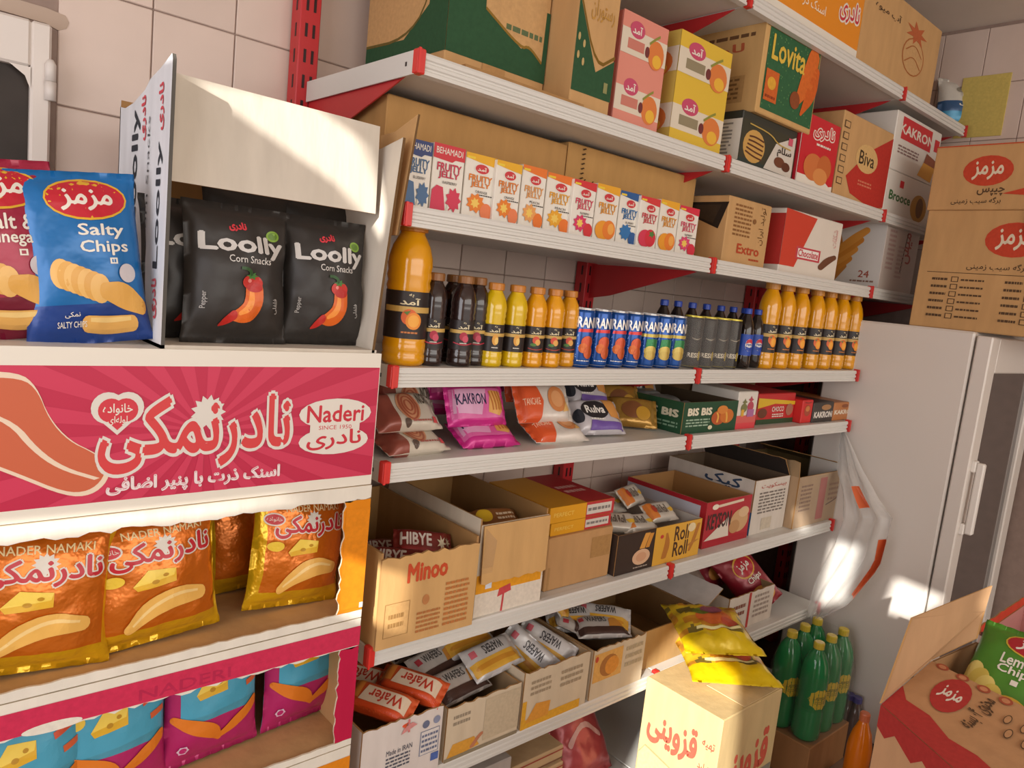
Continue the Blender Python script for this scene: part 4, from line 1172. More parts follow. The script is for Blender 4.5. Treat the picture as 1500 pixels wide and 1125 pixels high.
wheres = ['at the left end of the row, mostly hidden', 'second from the left, with wide red header', 'third from the left, first yellow-topped one', 'fourth from the left, second yellow-topped one', 'fifth from the left, pale peach picture', 'sixth from the left, orange top and yellow splash', 'seventh from the left, between orange and yellow ones',
          'eighth from the left, showing a mango', 'the only fully visible blue-topped one', 'tenth from the left, showing strawberries', 'second from the right end of the row', 'last one at the right end of the row']
JW = c('#e4ded2')
for i, (top, acc, word, st_) in enumerate(flav):
    ct, ca = c(top), c(acc)
    if st_ == 1:
        els = [('r', 0, 0.80, 1, 1, ct), ('p', [(0, 0.80), (0.7, 0.80), (0.6, 0.76), (0.0, 0.79)], ct), ('t', 'BEHAMADI', 0.08, 0.86, 0.92, 0.95, OFFW, 0.01)]
        els += outlined('FRUITY', 0.14, 0.62, 0.90, 0.73, ca, c('#6a2a34') if i else c('#2c4a66'), 0.035, 0.02) + outlined('JELLY', 0.20, 0.50, 0.84, 0.61, ca, c('#6a2a34') if i else c('#2c4a66'), 0.035, 0.02)
        els += [('t', word, 0.34, 0.435, 0.80, 0.475, BLACK), ('s', 0.72, 0.22, 0.26, 0.19, 9, 0.7, ca), ('p', [(0.0, 0.02), (0.02, 0.32), (0.16, 0.40), (0.36, 0.38), (0.48, 0.05)], ca), ('p', [(0.5, 0.02), (0.62, 0.1), (0.55, 0.14)], OFFW)]
    else:
        els = [('p', [(0, 0.92), (0, 1), (1, 1), (1, 0.85), (0.5, 0.88)], ct), ('r', 0.04, 0.915, 0.30, 0.95, c('#e3c53a')), ('e', 0.55, 0.785, 0.25, 0.085, OFFW), ('e', 0.55, 0.785, 0.225, 0.072, c('#c4343a')), ('t', fa('آمد'), 0.40, 0.755, 0.70, 0.815, OFFW, 0.03)]
        oc = c('#a5702a') if ca[0] > ca[2] * 3 else c('#7a2a3a') if ca[0] > ca[2] else c('#1c3f6a')
        els += outlined('FRUITY', 0.14, 0.585, 0.90, 0.68, ca, oc, 0.035, 0.02) + outlined('JELLY', 0.22, 0.48, 0.84, 0.575, ca, oc, 0.035, 0.02)
        if st_ == 0:
            els += [('t', word, 0.38, 0.41, 0.78, 0.45, BLACK), ('l', 0.5, 0.37, 0.95, 0.40, 1, BLACK), ('s', 0.42, 0.25, 0.32, 0.16, 9, 0.72, ca), ('s', 0.40, 0.25, 0.16, 0.09, 7, 0.6, c('#e8c25a') if ca[0] > ca[2] * 3 else ca), ('e', 0.78, 0.14, 0.20, 0.13, ct if word != 'ORANGE' else c('#de7a4c'))]
        else:
            els += [('e', 0.40, 0.20, 0.34, 0.17, ca), ('e', 0.66, 0.22, 0.28, 0.17, c('#dd7a2c') if word == 'MANGO' else c('#c92c3c'))] + ([('s', 0.72, 0.30, 0.18, 0.08, 5, 0.5, c('#4a7a3a'))] if word != 'MANGO' else [('e', 0.74, 0.24, 0.14, 0.10, c('#e6a24a'))])
    Yj = 1.122 + 0.004 * (i % 3)
    x0, x1 = Xat(JE[i], Yj, BZ) + 0.0012, Xat(JE[i + 1], Yj, BZ) - 0.0012
    x0 = max(x0, 0.703 if i == 0 else x0)
    carton('jelly_box', f'{dict(BLUEBERRY="blue", RASPBERRY="red and pink", ORANGE="orange", PEACH="peach", MANGO="mango", STRAWBERRY="strawberry")[word]} fruit jelly box, {wheres[i]}', 'jelly box', x0, x1, Yj, Yj + 0.07, BZ + 0.0005, BZ + 0.1165 + 0.002 * ((i * 5) % 3), JW, {'F': els}, mat='coated_carton', group='jelly boxes in a row', ch=0.001)
# carton with handwriting-like lettering
EXR = c('#b24a2c')
els = [('l', 0.15, 0.42, 0.55, 0.92, 8, c('#8a5f38')), ('t', 'Extro', 0.30, 0.18, 0.82, 0.32, EXR, 0.03), ('l', 0.6, 0.08, 0.85, 0.14, 1, EXR), ('t', fa('تولید ایران'), 0.74, 0.36, 0.88, 0.94, c('#6b4a2a'), 0.0, 90), ('e', 0.62, 0.7, 0.04, 0.04, c('#8a5f38'))]
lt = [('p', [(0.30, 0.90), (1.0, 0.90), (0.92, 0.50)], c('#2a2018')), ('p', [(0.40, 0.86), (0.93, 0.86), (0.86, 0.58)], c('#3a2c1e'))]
o, x1, _ = on('S3', 'carton', 'kraft carton with red script lettering beside the row of jelly boxes', 'carton', 1048, 1118, 283, KRAFT, {'F': els, 'L': lt}, Y=1.118, dep=0.3, x_min=XE + 0.02)
els = [('p', [(0, 0.12), (0.24, 0.12), (0.52, 0.96), (0, 1)], c('#c8402f')), ('r', 0.24, 0.26, 0.66, 0.46, c('#c04350')), ('r', 0.27, 0.29, 0.63, 0.43, WHITE), ('t', 'Chocolate', 0.28, 0.31, 0.62, 0.42, c('#c04350'), 0.03), ('w', [(0.70, 0.20), (0.80, 0.32), (0.92, 0.40)], [0.05, 0.06, 0.04], c('#6a4230')), ('t', fa('شکلات'), 0.84, 0.56, 0.92, 0.86, c('#d4a8a0'), 0.02, 90)]
lt = [('r', 0, 0.12, 1, 0.92, c('#b8342e')), ('l', 0.3, 0.2, 0.8, 0.85, 7, OFFW)]
o, x1, _ = on('S3', 'carton', 'white and red carton with chocolate bar picture on the jelly box shelf', 'carton', 1139, 1222, 304, c('#dcd3c6'), {'F': els, 'L': lt}, Y=1.115, dep=0.3, x_min=x1 + 0.02, mat='coated_carton')
cd = [('r', 0, 0, 1, 1, c('#cfcac4')), ('p', [(0, 0), (0.35, 0), (0.55, 0.3), (0.35, 1), (0, 1)], c('#b87a36'))]
for i in range(4): cd.append(('w', [(0.08 + 0.10 * i, 0.10 + 0.14 * i), (0.35 + 0.08 * i, 0.24 + 0.16 * i), (0.56 + 0.06 * i, 0.42 + 0.14 * i)], [0.05, 0.065, 0.05], c('#c9822f') if i % 2 == 0 else c('#d4913c')))
cd += [('t', '24', 0.72, 0.16, 0.86, 0.26, c('#9a4a3a'), 0.01), ('l', 0.62, 0.08, 0.94, 0.13, 1, c('#8a6a5a'))]
els = [('l', 0.1, 0.3, 0.3, 0.9, 9, c('#c9a9a0')), ('t', fa('میهن'), 0.55, 0.45, 0.80, 0.9, c('#c06a64'), 0.02, 90), ('w', [(0.62, 0.9), (0.58, 0.6), (0.55, 0.3)], 0.012, c('#4a423c')), ('l', 0.4, 0.2, 0.6, 0.7, 8, c('#c9b0a8'))]
o, x1, _ = on('S3', 'carton', 'white carton with golden finger snack picture at the far end of the jelly shelf', 'carton', 1285, 1333, 322, c('#dccfc4'), {'F': els, 'L': cd}, Y=1.112, dep=0.26, x_min=x1 + 0.05, mat='coated_carton')

# ---- fourth level: bottles and cans
BZ = LV['S4'] + 0.0005
AMD, BEH = fa('آمد'), fa('به')
def cyl(r, z0, z1, arc=math.radians(150), a0=None):
    """flat field wrapped on a cylinder, centred on the side towards the room"""
    mid = math.radians(-90 - 25) if a0 is None else a0
    return lambda u, v, o: ((r + o) * math.cos(mid + (u - 0.5) * arc), (r + o) * math.sin(mid + (u - 0.5) * arc), z0 + (z1 - z0) * v)
def juice_bottle(label, r, h, liquid, capc, fruit, group, cat='juice bottle'):
    o = empty('juice_bottle')
    tag(o, label, cat, group)
    k = h / 0.17
    neck = 0.013 * (r / 0.024)
    prof = [(r * 0.86, 0), (r * 0.97, 0.004 * k), (r * 0.97, 0.012 * k), (r * 0.93, 0.014 * k), (r * 0.97, 0.017 * k), (r * 0.97, 0.026 * k), (r * 0.93, 0.028 * k), (r * 0.95, 0.031 * k), (r * 0.95, 0.088 * k), (r * 0.99, 0.092 * k), (r * 0.94, 0.098 * k), (r, 0.104 * k),
            (r * 0.96, 0.110 * k), (r, 0.117 * k), (r * 0.97, 0.126 * k), (r * 0.84, 0.139 * k), (r * 0.66, 0.148 * k), (neck, 0.153 * k), (neck, 0.158 * k)]
    mb = MB(); mb.lathe(prof, liquid, 22)
    mb.build('body', 'juice', o, True)
    mb = MB(); mb.lathe([(neck * 1.0, 0.155 * k), (neck * 1.22, 0.156 * k), (neck * 1.22, 0.168 * k), (neck * 1.1, h)], capc, 18)
    mb.build('cap', 'cap', o)
    z0, z1 = 0.032 * k, 0.087 * k
    mb = MB(); mb.lathe([(r * 0.965, z0), (r * 0.965, z1)], c('#2a2220'), 22, cap=False)
    lb = mb.build('label_band', 'coated_print', o, True)
    els = [('r', 0, 0.56, 1, 0.68, c('#c9a356')), ('t', BEH, 0.47, 0.88, 0.55, 0.95, c('#d8c9a0'), 0.02), ('t', AMD, 0.33, 0.72, 0.67, 0.86, c('#e0d3ae'), 0.03)] + fruit
    draw(els, cyl(r * 0.965, z0, z1), 'printed_label', 'coated_print', lb, L=0.08, base=0.0006)
    return o
ORG = [('e', 0.50, 0.46, 0.14, 0.17, c('#d95f22')), ('e', 0.58, 0.38, 0.14, 0.18, c('#e88b25')), ('e', 0.58, 0.38, 0.10, 0.13, c('#f0a83c')), ('p', [(0.4, 0.56), (0.52, 0.60), (0.46, 0.5)], c('#5a7a2c')), ('l', 0.38, 0.10, 0.66, 0.17, 1, c('#c9793a'))]
POM = [('e', 0.50, 0.46, 0.12, 0.15, c('#a8243a')), ('e', 0.56, 0.38, 0.09, 0.12, c('#c4445a')), ('w', [(0.2, 0.24), (0.5, 0.16), (0.8, 0.24)], 0.02, c('#b02a3c')), ('l', 0.4, 0.2, 0.6, 0.26, 1, OFFW)]
PIN = [('e', 0.52, 0.44, 0.10, 0.20, c('#d99a3c')), ('e', 0.56, 0.40, 0.06, 0.13, c('#e8bd62')), ('l', 0.42, 0.12, 0.62, 0.18, 1, OFFW)]
PEA = [('e', 0.50, 0.48, 0.12, 0.15, c('#cf4a30')), ('e', 0.56, 0.40, 0.09, 0.12, c('#dea24c')), ('e', 0.42, 0.30, 0.10, 0.06, c('#4d7a35')), ('w', [(0.25, 0.16), (0.5, 0.10), (0.75, 0.16)], 0.015, c('#b0392c'))]
ORANGE_L, YEL_L, DEEP_L = c('#e09a0a'), c('#d9b30e'), c('#2a1a17')
CAPO, CAPB = c('#c07a2a'), c('#8a5a2a')
Y4 = 1.145
Z1 = Zat(330, 0.75, Y4)
big = juice_bottle('large orange juice bottle at the left end of the bottle shelf', 0.041, 0.262, ORANGE_L, CAPO, ORG, None)
put(big, (Xat(589, Y4 + 0.008, BZ), Y4 + 0.008, BZ))
def row(kind, xs, Y, labels, h=None):
    for i, x in enumerate(xs):
        y = Y[i] if isinstance(Y, (list, tuple)) else Y
        loc = (Xat(x, y, BZ), y, BZ)
        if i == 0:
            put(kind, loc); kind['label'] = labels[0]
        else:
            dup(kind, loc, label=labels[i])
JR, JH = 0.0245, 0.165
dark = juice_bottle('', JR, 0.172, DEEP_L, CAPB, POM, 'dark pomegranate juice bottles')
row(dark, (628, 671, 690, 655), (1.143, 1.135, 1.152, 1.205), ('dark pomegranate juice bottle right beside the large orange bottle', 'dark pomegranate juice bottle in the middle of the dark ones', 'dark pomegranate juice bottle half hidden next to the yellow bottles', 'dark pomegranate juice bottle standing in the second row'))
yel = juice_bottle('', JR, JH, YEL_L, CAPO, PIN, 'small yellow juice bottles')
row(yel, (716, 747), 1.135, ('small yellow juice bottle next to the dark bottles', 'small yellow juice bottle next to the small orange bottles'))
org = juice_bottle('', JR, JH, ORANGE_L, CAPO, PEA, 'small orange juice bottles')
row(org, (776, 802, 824), (1.135, 1.135, 1.15), ('small orange juice bottle next to the yellow ones', 'small orange juice bottle in the middle of three', 'small orange juice bottle next to the blue cans'))
# slim blue cans
def slim_can(label, els, r=0.0258, h=0.131, body=c('#1a4f9a'), group='slim blue juice cans', lid=c('#b9b7b5'), cat='can', mat='can', name='drink_can'):
    o = empty(name)
    tag(o, label, cat, group)
    mb = MB(); mb.lathe([(r * 0.84, 0), (r * 0.96, 0.006), (r, 0.011), (r, h - 0.010), (r * 0.94, h - 0.004)], body, 22)
    b = mb.build('body', mat, o, True)
    mb = MB(); mb.lathe([(r * 0.955, h - 0.004), (r * 0.955, h), (r * 0.90, h), (r * 0.88, h - 0.003), (0.002, h - 0.003)], lid, 22)
    mb.build('lid', 'can', o)
    mb = MB(); mb.lathe([(r * 0.80, 0), (r * 0.97, 0.006), (r * 0.80, 0.0065)], lid, 22)
    mb.build('rim', 'can', o)
    draw(els, cyl(r, 0.011, h - 0.011), 'printed_label', 'can', b, L=0.08, base=0.0006)
    return o
drops = []
rnd = random.Random(3)
for i in range(16): drops.append(('e', rnd.uniform(0.08, 0.34), rnd.uniform(0.08, 0.60), 0.012, 0.010, c('#8fb0d8')))
pe = drops + [('t', 'RANI', 0.22, 0.72, 0.80, 0.92, WHITE, 0.03), ('p', [(0.26, 0.62), (0.78, 0.63), (0.76, 0.70), (0.28, 0.68)], c('#cc3b3c')), ('e', 0.58, 0.42, 0.20, 0.13, c('#c4502c')), ('e', 0.46, 0.30, 0.15, 0.10, c('#c9662c')), ('e', 0.64, 0.22, 0.16, 0.13, c('#bd5424')), ('l', 0.3, 0.03, 0.7, 0.06, 1, WHITE)]
pi = drops + [('t', 'RANI', 0.22, 0.72, 0.80, 0.92, WHITE, 0.03), ('r', 0.0, 0.59, 1.0, 0.66, c('#c4ae52')), ('p', [(0.34, 0.36), (0.36, 0.54), (0.56, 0.56), (0.80, 0.54), (0.80, 0.36)], c('#2f7f4a')), ('e', 0.54, 0.28, 0.24, 0.12, c('#c9b05a')), ('e', 0.54, 0.19, 0.22, 0.10, c('#bda250'))]
ca = slim_can('', pe)
row(ca, (846, 871, 895, 918), 1.138, ('blue slim can with orange peaches, next to the orange juice bottles', 'blue slim can with orange peaches, second can from the juice bottles', 'blue slim can with orange peaches, third can from the juice bottles', 'blue slim can with orange peaches, next to the pineapple cans'))
cb = slim_can('', pi)
row(cb, (941, 962, 982), 1.138, ('blue slim can with green and yellow pineapple, next to the peach cans', 'blue slim can with pineapple, middle of three', 'blue slim can with pineapple, next to the black cans'))
# black energy cans under clear film
en = [('t', 'RESET', 0.20, 0.16, 0.80, 0.26, c('#cfc6b4'), 0.03), ('w', [(0.3, 0.60), (0.5, 0.56), (0.7, 0.62)], 0.012, c('#8c8478')), ('r', 0.62, 0.10, 0.68, 0.30, c('#c9b63c'))]
ec = slim_can('', en, r=0.0262, h=0.135, body=c('#1e1b1a'), group='black energy drink cans', lid=c('#c9b83e'), mat='coated_print')
xs = [1008, 1028, 1047, 1064]
row(ec, xs, 1.140, ('black energy drink can with yellow lid, next to the blue cans', 'black energy drink can with yellow lid, second from the blue cans', 'black energy drink can with yellow lid, third from the blue cans', 'black energy drink can with yellow lid, next to the cola bottles'))
xa, xb = Xat(995, 1.11, BZ), Xat(1074, 1.11, BZ)
mb = MB()
mb.slab([(0, 0), (xb - xa, 0), (xb - xa, 0.131), ((xb - xa) * 0.5, 0.133), (0, 0.131)], (0, 0, 0), (1, 0, 0), (0, 0, 1), (0, -1, 0), 0.0004, WHITE)
o = mb.build('shrink_film', 'clear_film'); o.location = (xa, 1.1115, BZ)
tag(o, 'clear shrink film round the black energy drink cans', 'plastic film')
# cola bottles: blue caps in a row behind, two in front
def cola_bottle(label, r, h, group):
    o = empty('cola_bottle'); tag(o, label, 'cola bottle', group)
    k = h / 0.2
    mb = MB(); mb.lathe([(r * 0.8, 0), (r, 0.008 * k), (r * 0.98, 0.05 * k), (r * 0.92, 0.06 * k), (r, 0.12 * k), (r * 0.98, 0.135 * k), (r * 0.7, 0.16 * k), (r * 0.42, 0.178 * k), (r * 0.40, 0.186 * k)], c('#1d1411'), 20)
    mb.build('body', 'cola', o, True)
    mb = MB(); mb.lathe([(r * 0.48, 0.182 * k), (r * 0.48, 0.197 * k), (r * 0.42, h)], c('#1c3fa0'), 16)
    mb.build('cap', 'cap', o)
    mb = MB(); mb.lathe([(r * 1.01, 0.045 * k), (r * 1.01, 0.115 * k)], c('#1d47a8'), 20, cap=False)
    lb = mb.build('label_band', 'coated_print', o, True)
    draw([('e', 0.55, 0.5, 0.20, 0.30, WHITE), ('p', [(0.36, 0.56), (0.42, 0.74), (0.55, 0.80), (0.68, 0.74), (0.74, 0.56), (0.55, 0.62)], c('#c42a36')), ('p', [(0.36, 0.44), (0.42, 0.26), (0.55, 0.20), (0.68, 0.26), (0.74, 0.44), (0.55, 0.38)], c('#1d3f9a')), ('t', 'PEPSI', 0.40, 0.46, 0.70, 0.56, c('#1d3f9a'), 0.02)],
         cyl(r * 1.01, 0.045 * k, 0.115 * k), 'printed_label', 'coated_print', lb, L=0.08)
    return o
co = cola_bottle('', 0.0235, 0.168, 'cola bottles with blue caps')
hz = P(1098, 447, Y=1.14).z - BZ
xs = [1084, 1099] + [962, 982, 1003, 1024, 1045, 1063, 1080]
ys = [1.137, 1.16] + [1.22] * 7
labs = ['cola bottle with blue label in front, next to the black cans', 'cola bottle with blue label in front, next to the big orange bottles'] + [f'blue-capped cola bottle in the row behind the cans, {n} counted from the small juice bottles' for n in ('first', 'second', 'third', 'fourth', 'fifth', 'sixth', 'seventh')]
row(co, xs, ys, labs)
bo = juice_bottle('', 0.0315, 0.252, ORANGE_L, c('#c98a3a'), ORG, 'large orange juice bottles at the far end')
row(bo, (1115, 1137, 1158, 1181, 1200, 1219, 1237), (1.15, 1.152, 1.15, 1.15, 1.152, 1.15, 1.15), tuple(f'large orange juice bottle, {s}' for s in ('next to the cola bottles', 'second from the cola bottles', 'third from the cola bottles', 'fourth from the cola bottles', 'third from the fridge', 'second from the fridge', 'last one beside the fridge')))
# a transparent tray of small blue things behind the cans is only a dark gap here

# ---- fifth level: loose packs
BZ = LV['S5'] + 0.0005
G5 = 'wafer packs heaped on the fifth shelf'
WCRM = c('#d9cfbf')
def pack(label, w, h, t, col, els, seed, mat='foil', group=G5, name='wafer_pack', cat='wafer pack', box=True, seal=0.07, wr=0.006, back=None):
    return bag(name, label, cat, w, h, t, col, els, mat, group, seed=seed, horiz=True, seal=seal, wr=wr, box=box, back=back)
spiral = []
for k in range(3):
    pts = [(0.52 + (0.05 + 0.04 * k) * math.cos(t * 0.7), 0.52 + (0.16 + 0.11 * k) * math.sin(t * 0.7)) for t in range(10)]
    spiral.append(('w', pts, 0.015, c('#a2563c')))
stp = [('e', 0.52, 0.52, 0.17, 0.40, c('#c48a66'))] + spiral + [('t', 'NORA', 0.70, 0.55, 0.90, 0.85, c('#4a4436'), 0.02), ('e', 0.42, 0.10, 0.05, 0.08, c('#5b4a40')), ('l', 0.5, 0.08, 0.8, 0.16, 1, c('#a35a50')), ('r', 0.82, 0.06, 0.9, 0.2, c('#c0484a'))]
def stripecol(u, v): return c('#cfc5b4') if u > 0.3 else c('#8f4a3c')
base = pack('', 0.125, 0.075, 0.032, stripecol, stp, 81)
def lay(o, px, py, Y, z, rx, rz=0, ry=0):
    x = Xat(px, Y, z)
    z = BZ + (z - BZ) * 1.15
    o.scale = (1.18, 1.18, 1.18)
    return put(o, (x, Y, z), rx=rx, ry=ry, rz=rz)
base['label'] = 'cream wafer pack with brown swirl, bottom one at the left end of the shelf'
lay(base, 617, 660, 1.125, BZ + 0.006, -72, 4)
b2 = dup(base, label='cream wafer pack with brown swirl, middle one of the left pile'); lay(b2, 603, 640, 1.15, BZ + 0.038, -52, 2)
b3 = dup(base, label='cream wafer pack with brown swirl, leaning at the back of the left pile'); lay(b3, 596, 600, 1.23, BZ + 0.03, -22, 3)
b4 = dup(base, label='cream wafer pack with brown swirl, top one at the back of the left pile'); lay(b4, 590, 580, 1.31, BZ + 0.06, -18, -3)
PK = c('#c92c86')
kk = [('r', 0.06, 0.16, 0.94, 0.90, c('#d5649f')), ('p', [(0.08, 0.30), (0.5, 0.24), (0.62, 0.88), (0.10, 0.88)], c('#d9a6c4')), ('t', 'KAKRON', 0.12, 0.50, 0.60, 0.76, c('#2a2a4a'), 0.02), ('p', [(0.62, 0.30), (0.80, 0.20), (0.93, 0.45), (0.88, 0.80), (0.68, 0.84)], c('#dba45a'))] + [('w', [(0.66 + 0.05 * i, 0.82), (0.70 + 0.05 * i, 0.55), (0.70 + 0.05 * i, 0.34)], 0.012, c('#b5702f')) for i in range(4)]
kp = pack('', 0.125, 0.072, 0.034, PK, kk, 82)
kp['label'] = 'pink wafer pack lying flat at the bottom of the pink pile'
lay(kp, 722, 655, 1.135, BZ + 0.004, -66, -3)
lay(dup(kp, label='pink wafer pack with dark lettering, standing on the pile'), 700, 632, 1.165, BZ + 0.036, -24, -3)
lay(dup(kp, label='pink wafer pack behind, tipped back at the top of the pink pile'), 672, 590, 1.235, BZ + 0.072, -20, -12)
lay(dup(kp, label='pink wafer pack in shadow at the back of the pink pile'), 655, 575, 1.29, BZ + 0.035, -12, -8)
ok = [('p', [(0.0, 0.0), (0.34, 0.0), (0.42, 0.5), (0.34, 1.0), (0.0, 1.0)], c('#d4572a')), ('t', 'TANCAKE', 0.10, 0.40, 0.36, 0.58, c('#ecc7a8'), 0.01), ('e', 0.68, 0.55, 0.17, 0.34, c('#c9814a')), ('e', 0.68, 0.55, 0.11, 0.22, c('#d79a66')), ('p', [(0.74, 0.2), (0.88, 0.24), (0.84, 0.5)], c('#dcae66'))]
okp = pack('', 0.13, 0.076, 0.034, c('#d8cfc4'), ok, 83)
okp['label'] = 'orange and white cake pack lying lowest at the shelf edge'
lay(okp, 826, 655, 1.125, BZ + 0.004, -68, -6)
lay(dup(okp, label='orange and white cake pack, second from the bottom of the orange pile'), 800, 635, 1.165, BZ + 0.035, -30, -6)
lay(dup(okp, label='orange and white cake pack, third from the bottom of the orange pile'), 780, 605, 1.225, BZ + 0.066, -20, -6)
lay(dup(okp, label='orange and white cake pack at the very top of the orange pile'), 770, 580, 1.30, BZ + 0.095, -10, -6)
ru = [('e', 0.44, 0.62, 0.26, 0.28, c('#2a2629')), ('t', 'Rulva', 0.26, 0.52, 0.62, 0.74, WHITE, 0.03), ('l', 0.3, 0.3, 0.58, 0.38, 1, WHITE), ('p', [(0.62, 0.95), (0.70, 0.40), (0.96, 0.28), (0.92, 0.92)], c('#cf8f4a')), ('p', [(0.25, 0.05), (0.95, 0.05), (0.95, 0.22), (0.3, 0.30)], c('#6a4f9a')), ('e', 0.12, 0.45, 0.07, 0.2, c('#2e3038'))]
rp = pack('', 0.13, 0.078, 0.036, c('#c9c4c8'), ru, 84)
rp['label'] = 'silver and purple cookie pack in front of the green box'
lay(rp, 880, 645, 1.15, BZ + 0.006, -42, -10)
lay(dup(rp, label='silver and purple cookie pack half hidden behind the front cookie pack'), 860, 600, 1.25, BZ + 0.045, -30, -4)
lay(dup(rp, label='silver and purple cookie pack at the back below the shelf above'), 838, 578, 1.33, BZ + 0.075, -15, 4)
gc_ = [('e', 0.5, 0.5, 0.22, 0.3, c('#7a4a2a')), ('e', 0.7, 0.4, 0.14, 0.24, c('#b98a2c'))]
gp = pack('', 0.115, 0.07, 0.03, c('#b0863c'), gc_, 85, mat='gold_foil')
gp['label'] = 'gold biscuit pack tilted between cookie pack and green box'
lay(gp, 925, 625, 1.20, BZ + 0.006, -38, -38)
lay(dup(gp, label='gold and brown biscuit pack leaning behind the other gold pack'), 905, 600, 1.27, BZ + 0.02, -25, -20)
back_lab = {}
for src, px, Y, z, rx, rz, lab in ((base, 640, 1.36, 0.03, -20, 5, 'cream wafer pack in shadow between the left and pink piles'), (kp, 720, 1.33, 0.07, -15, 6, 'pink wafer pack in shadow behind the pink pile'), (okp, 845, 1.38, 0.06, -20, -12, 'orange and white cake pack deep at the back of the shelf'), (gp, 880, 1.34, 0.05, -30, 15, 'gold biscuit pack deep behind the cookie packs'), (rp, 930, 1.36, 0.02, -25, -20, 'silver cookie pack deep at the back beside the green box')):
    lay(dup(src, label=lab), px, 0, Y, BZ + z, rx, rz)
# boxes on the right half of this level
els = [('t', 'BIS BIS', 0.08, 0.58, 0.50, 0.80, c('#e0d6bd'), 0.05), ('l', 0.06, 0.20, 0.48, 0.48, 3, c('#9ab39a')), ('e', 0.64, 0.46, 0.13, 0.24, c('#b5562a')), ('e', 0.80, 0.50, 0.13, 0.24, c('#c9702c')), ('w', [(0.60, 0.64), (0.64, 0.5), (0.62, 0.3)], 0.016, c('#e0a84a')), ('w', [(0.76, 0.72), (0.80, 0.5), (0.80, 0.3)], 0.016, c('#e0a84a')), ('e', 0.70, 0.72, 0.10, 0.14, c('#d4843a')), ('e', 0.50, 0.16, 0.04, 0.07, c('#d8d2b0'))]
lt = [('t', 'BIS BIS', 0.50, 0.50, 0.94, 0.72, c('#c9c2a9'), 0.05), ('e', 0.22, 0.45, 0.16, 0.26, c('#9a4a2a')), ('l', 0.55, 0.14, 0.95, 0.36, 2, c('#7a997e'))]
Yg = 1.115
X0, X1, Zg = span(997, 1076, 590, BZ, Yg)
open_carton('biscuit_box', 'green open display box with chocolate biscuit picture on the fifth shelf', 'box', X0, X1, Yg, Yg + 0.27, BZ, Zg, c('#1f4a30'), c('#5a4a38'), {'F': els, 'L': lt}, mat='coated_carton', th=0.002)
for i in range(3):
    o = bag('biscuit_pack', ('front', 'middle', 'rear')[i] + ' clear wrapped biscuit pack lying inside the green display box', 'biscuit pack', 0.10, 0.06, 0.025, c('#8e8a86'), [], 'foil', 'packs inside the green box', seed=90 + i, horiz=True, box=True)
    put(o, ((X0 + X1) / 2, Yg + 0.05 + 0.075 * i, BZ + 0.045 + 0.008 * i), rx=-80, rz=4)
els = [('r', 0, 0.0, 1, 0.36, c('#d2605a')), ('r', 0, 0.0, 1, 0.16, c('#d4444a')), ('e', 0.32, 0.56, 0.16, 0.12, c('#7a7a4c')), ('e', 0.65, 0.60, 0.16, 0.13, c('#b5485a')), ('s', 0.64, 0.78, 0.14, 0.1, 4, 0.5, c('#b5485a')), ('s', 0.33, 0.72, 0.13, 0.1, 4, 0.5, c('#7a7a4c')), ('r', 0.2, 0.34, 0.34, 0.52, c('#d9a63c')), ('r', 0.5, 0.32, 0.85, 0.52, c('#a86a9a'))]
o, x1, _ = on('S5', 'snack_box', 'white snack box with coloured figures between green and red boxes', 'box', 1074, 1104, 574, c('#dcd5ca'), {'F': els}, Y=1.118, dep=0.16, mat='coated_carton', x_min=X1 + 0.004)
els = [('r', 0, 0, 1, 0.16, c('#2f4a2c')), ('p', [(0, 0.86), (1, 0.72), (1, 0.60), (0.45, 0.66), (0, 0.52)], c('#d9b32a')), ('e', 0.14, 0.36, 0.12, 0.16, c('#6a3a24')), ('t', 'CHOCO', 0.38, 0.40, 0.70, 0.56, OFFW, 0.02), ('l', 0.4, 0.2, 0.7, 0.34, 2, OFFW), ('e', 0.86, 0.44, 0.10, 0.2, c('#a8705a'))]
o, x1, _ = on('S5', 'snack_box', 'red box with a yellow ribbon stripe on the fifth shelf', 'box', 1106, 1160, 577, c('#bf2a2a'), {'F': els}, Y=1.145, dep=0.2, mat='coated_carton', x_min=x1 + 0.003)
els = [('e', 0.5, 0.55, 0.3, 0.25, c('#a8482c')), ('e', 0.5, 0.62, 0.2, 0.12, c('#c97a3c')), ('w', [(0.2, 0.9), (0.5, 0.86), (0.8, 0.9)], 0.03, c('#9a2a20'))]
o, x1, _ = on('S5', 'snack_box', 'small bright red box between the ribbon box and the dark box', 'box', 1158, 1187, 587, c('#cf2a28'), {'F': els}, Y=1.118, dep=0.24, mat='coated_carton', x_min=x1 + 0.002)
els = [('t', 'KAKRON', 0.06, 0.24, 0.94, 0.52, c('#ded6cc'), 0.05), ('e', 0.62, 0.74, 0.24, 0.14, c('#a87a4c'))]
o, x1, _ = on('S5', 'snack_box', 'dark grey box with white script near the end of the fifth shelf', 'box', 1188, 1218, 590, c('#3b3531'), {'F': els}, Y=1.115, dep=0.24, mat='coated_carton', x_min=x1 + 0.002)
els = [('t', 'KAKRON', 0.04, 0.36, 0.96, 0.58, c('#e2d3bd'), 0.05), ('e', 0.5, 0.8, 0.16, 0.1, c('#8a4a24')), ('e', 0.8, 0.62, 0.16, 0.12, c('#d9a874'))]
o, x1, _ = on('S5', 'snack_box', 'orange-brown box with white lettering, last one on the fifth shelf', 'box', 1219, 1249, 590, c('#b8743e'), {'F': els}, Y=1.115, dep=0.24, mat='coated_carton', x_min=x1 + 0.002)
carton('carton', 'dark flattened carton lying behind the boxes on the fifth shelf', 'carton', 1.75, 2.40, 1.395, 1.47, BZ, BZ + 0.12, c('#8a6f52'))

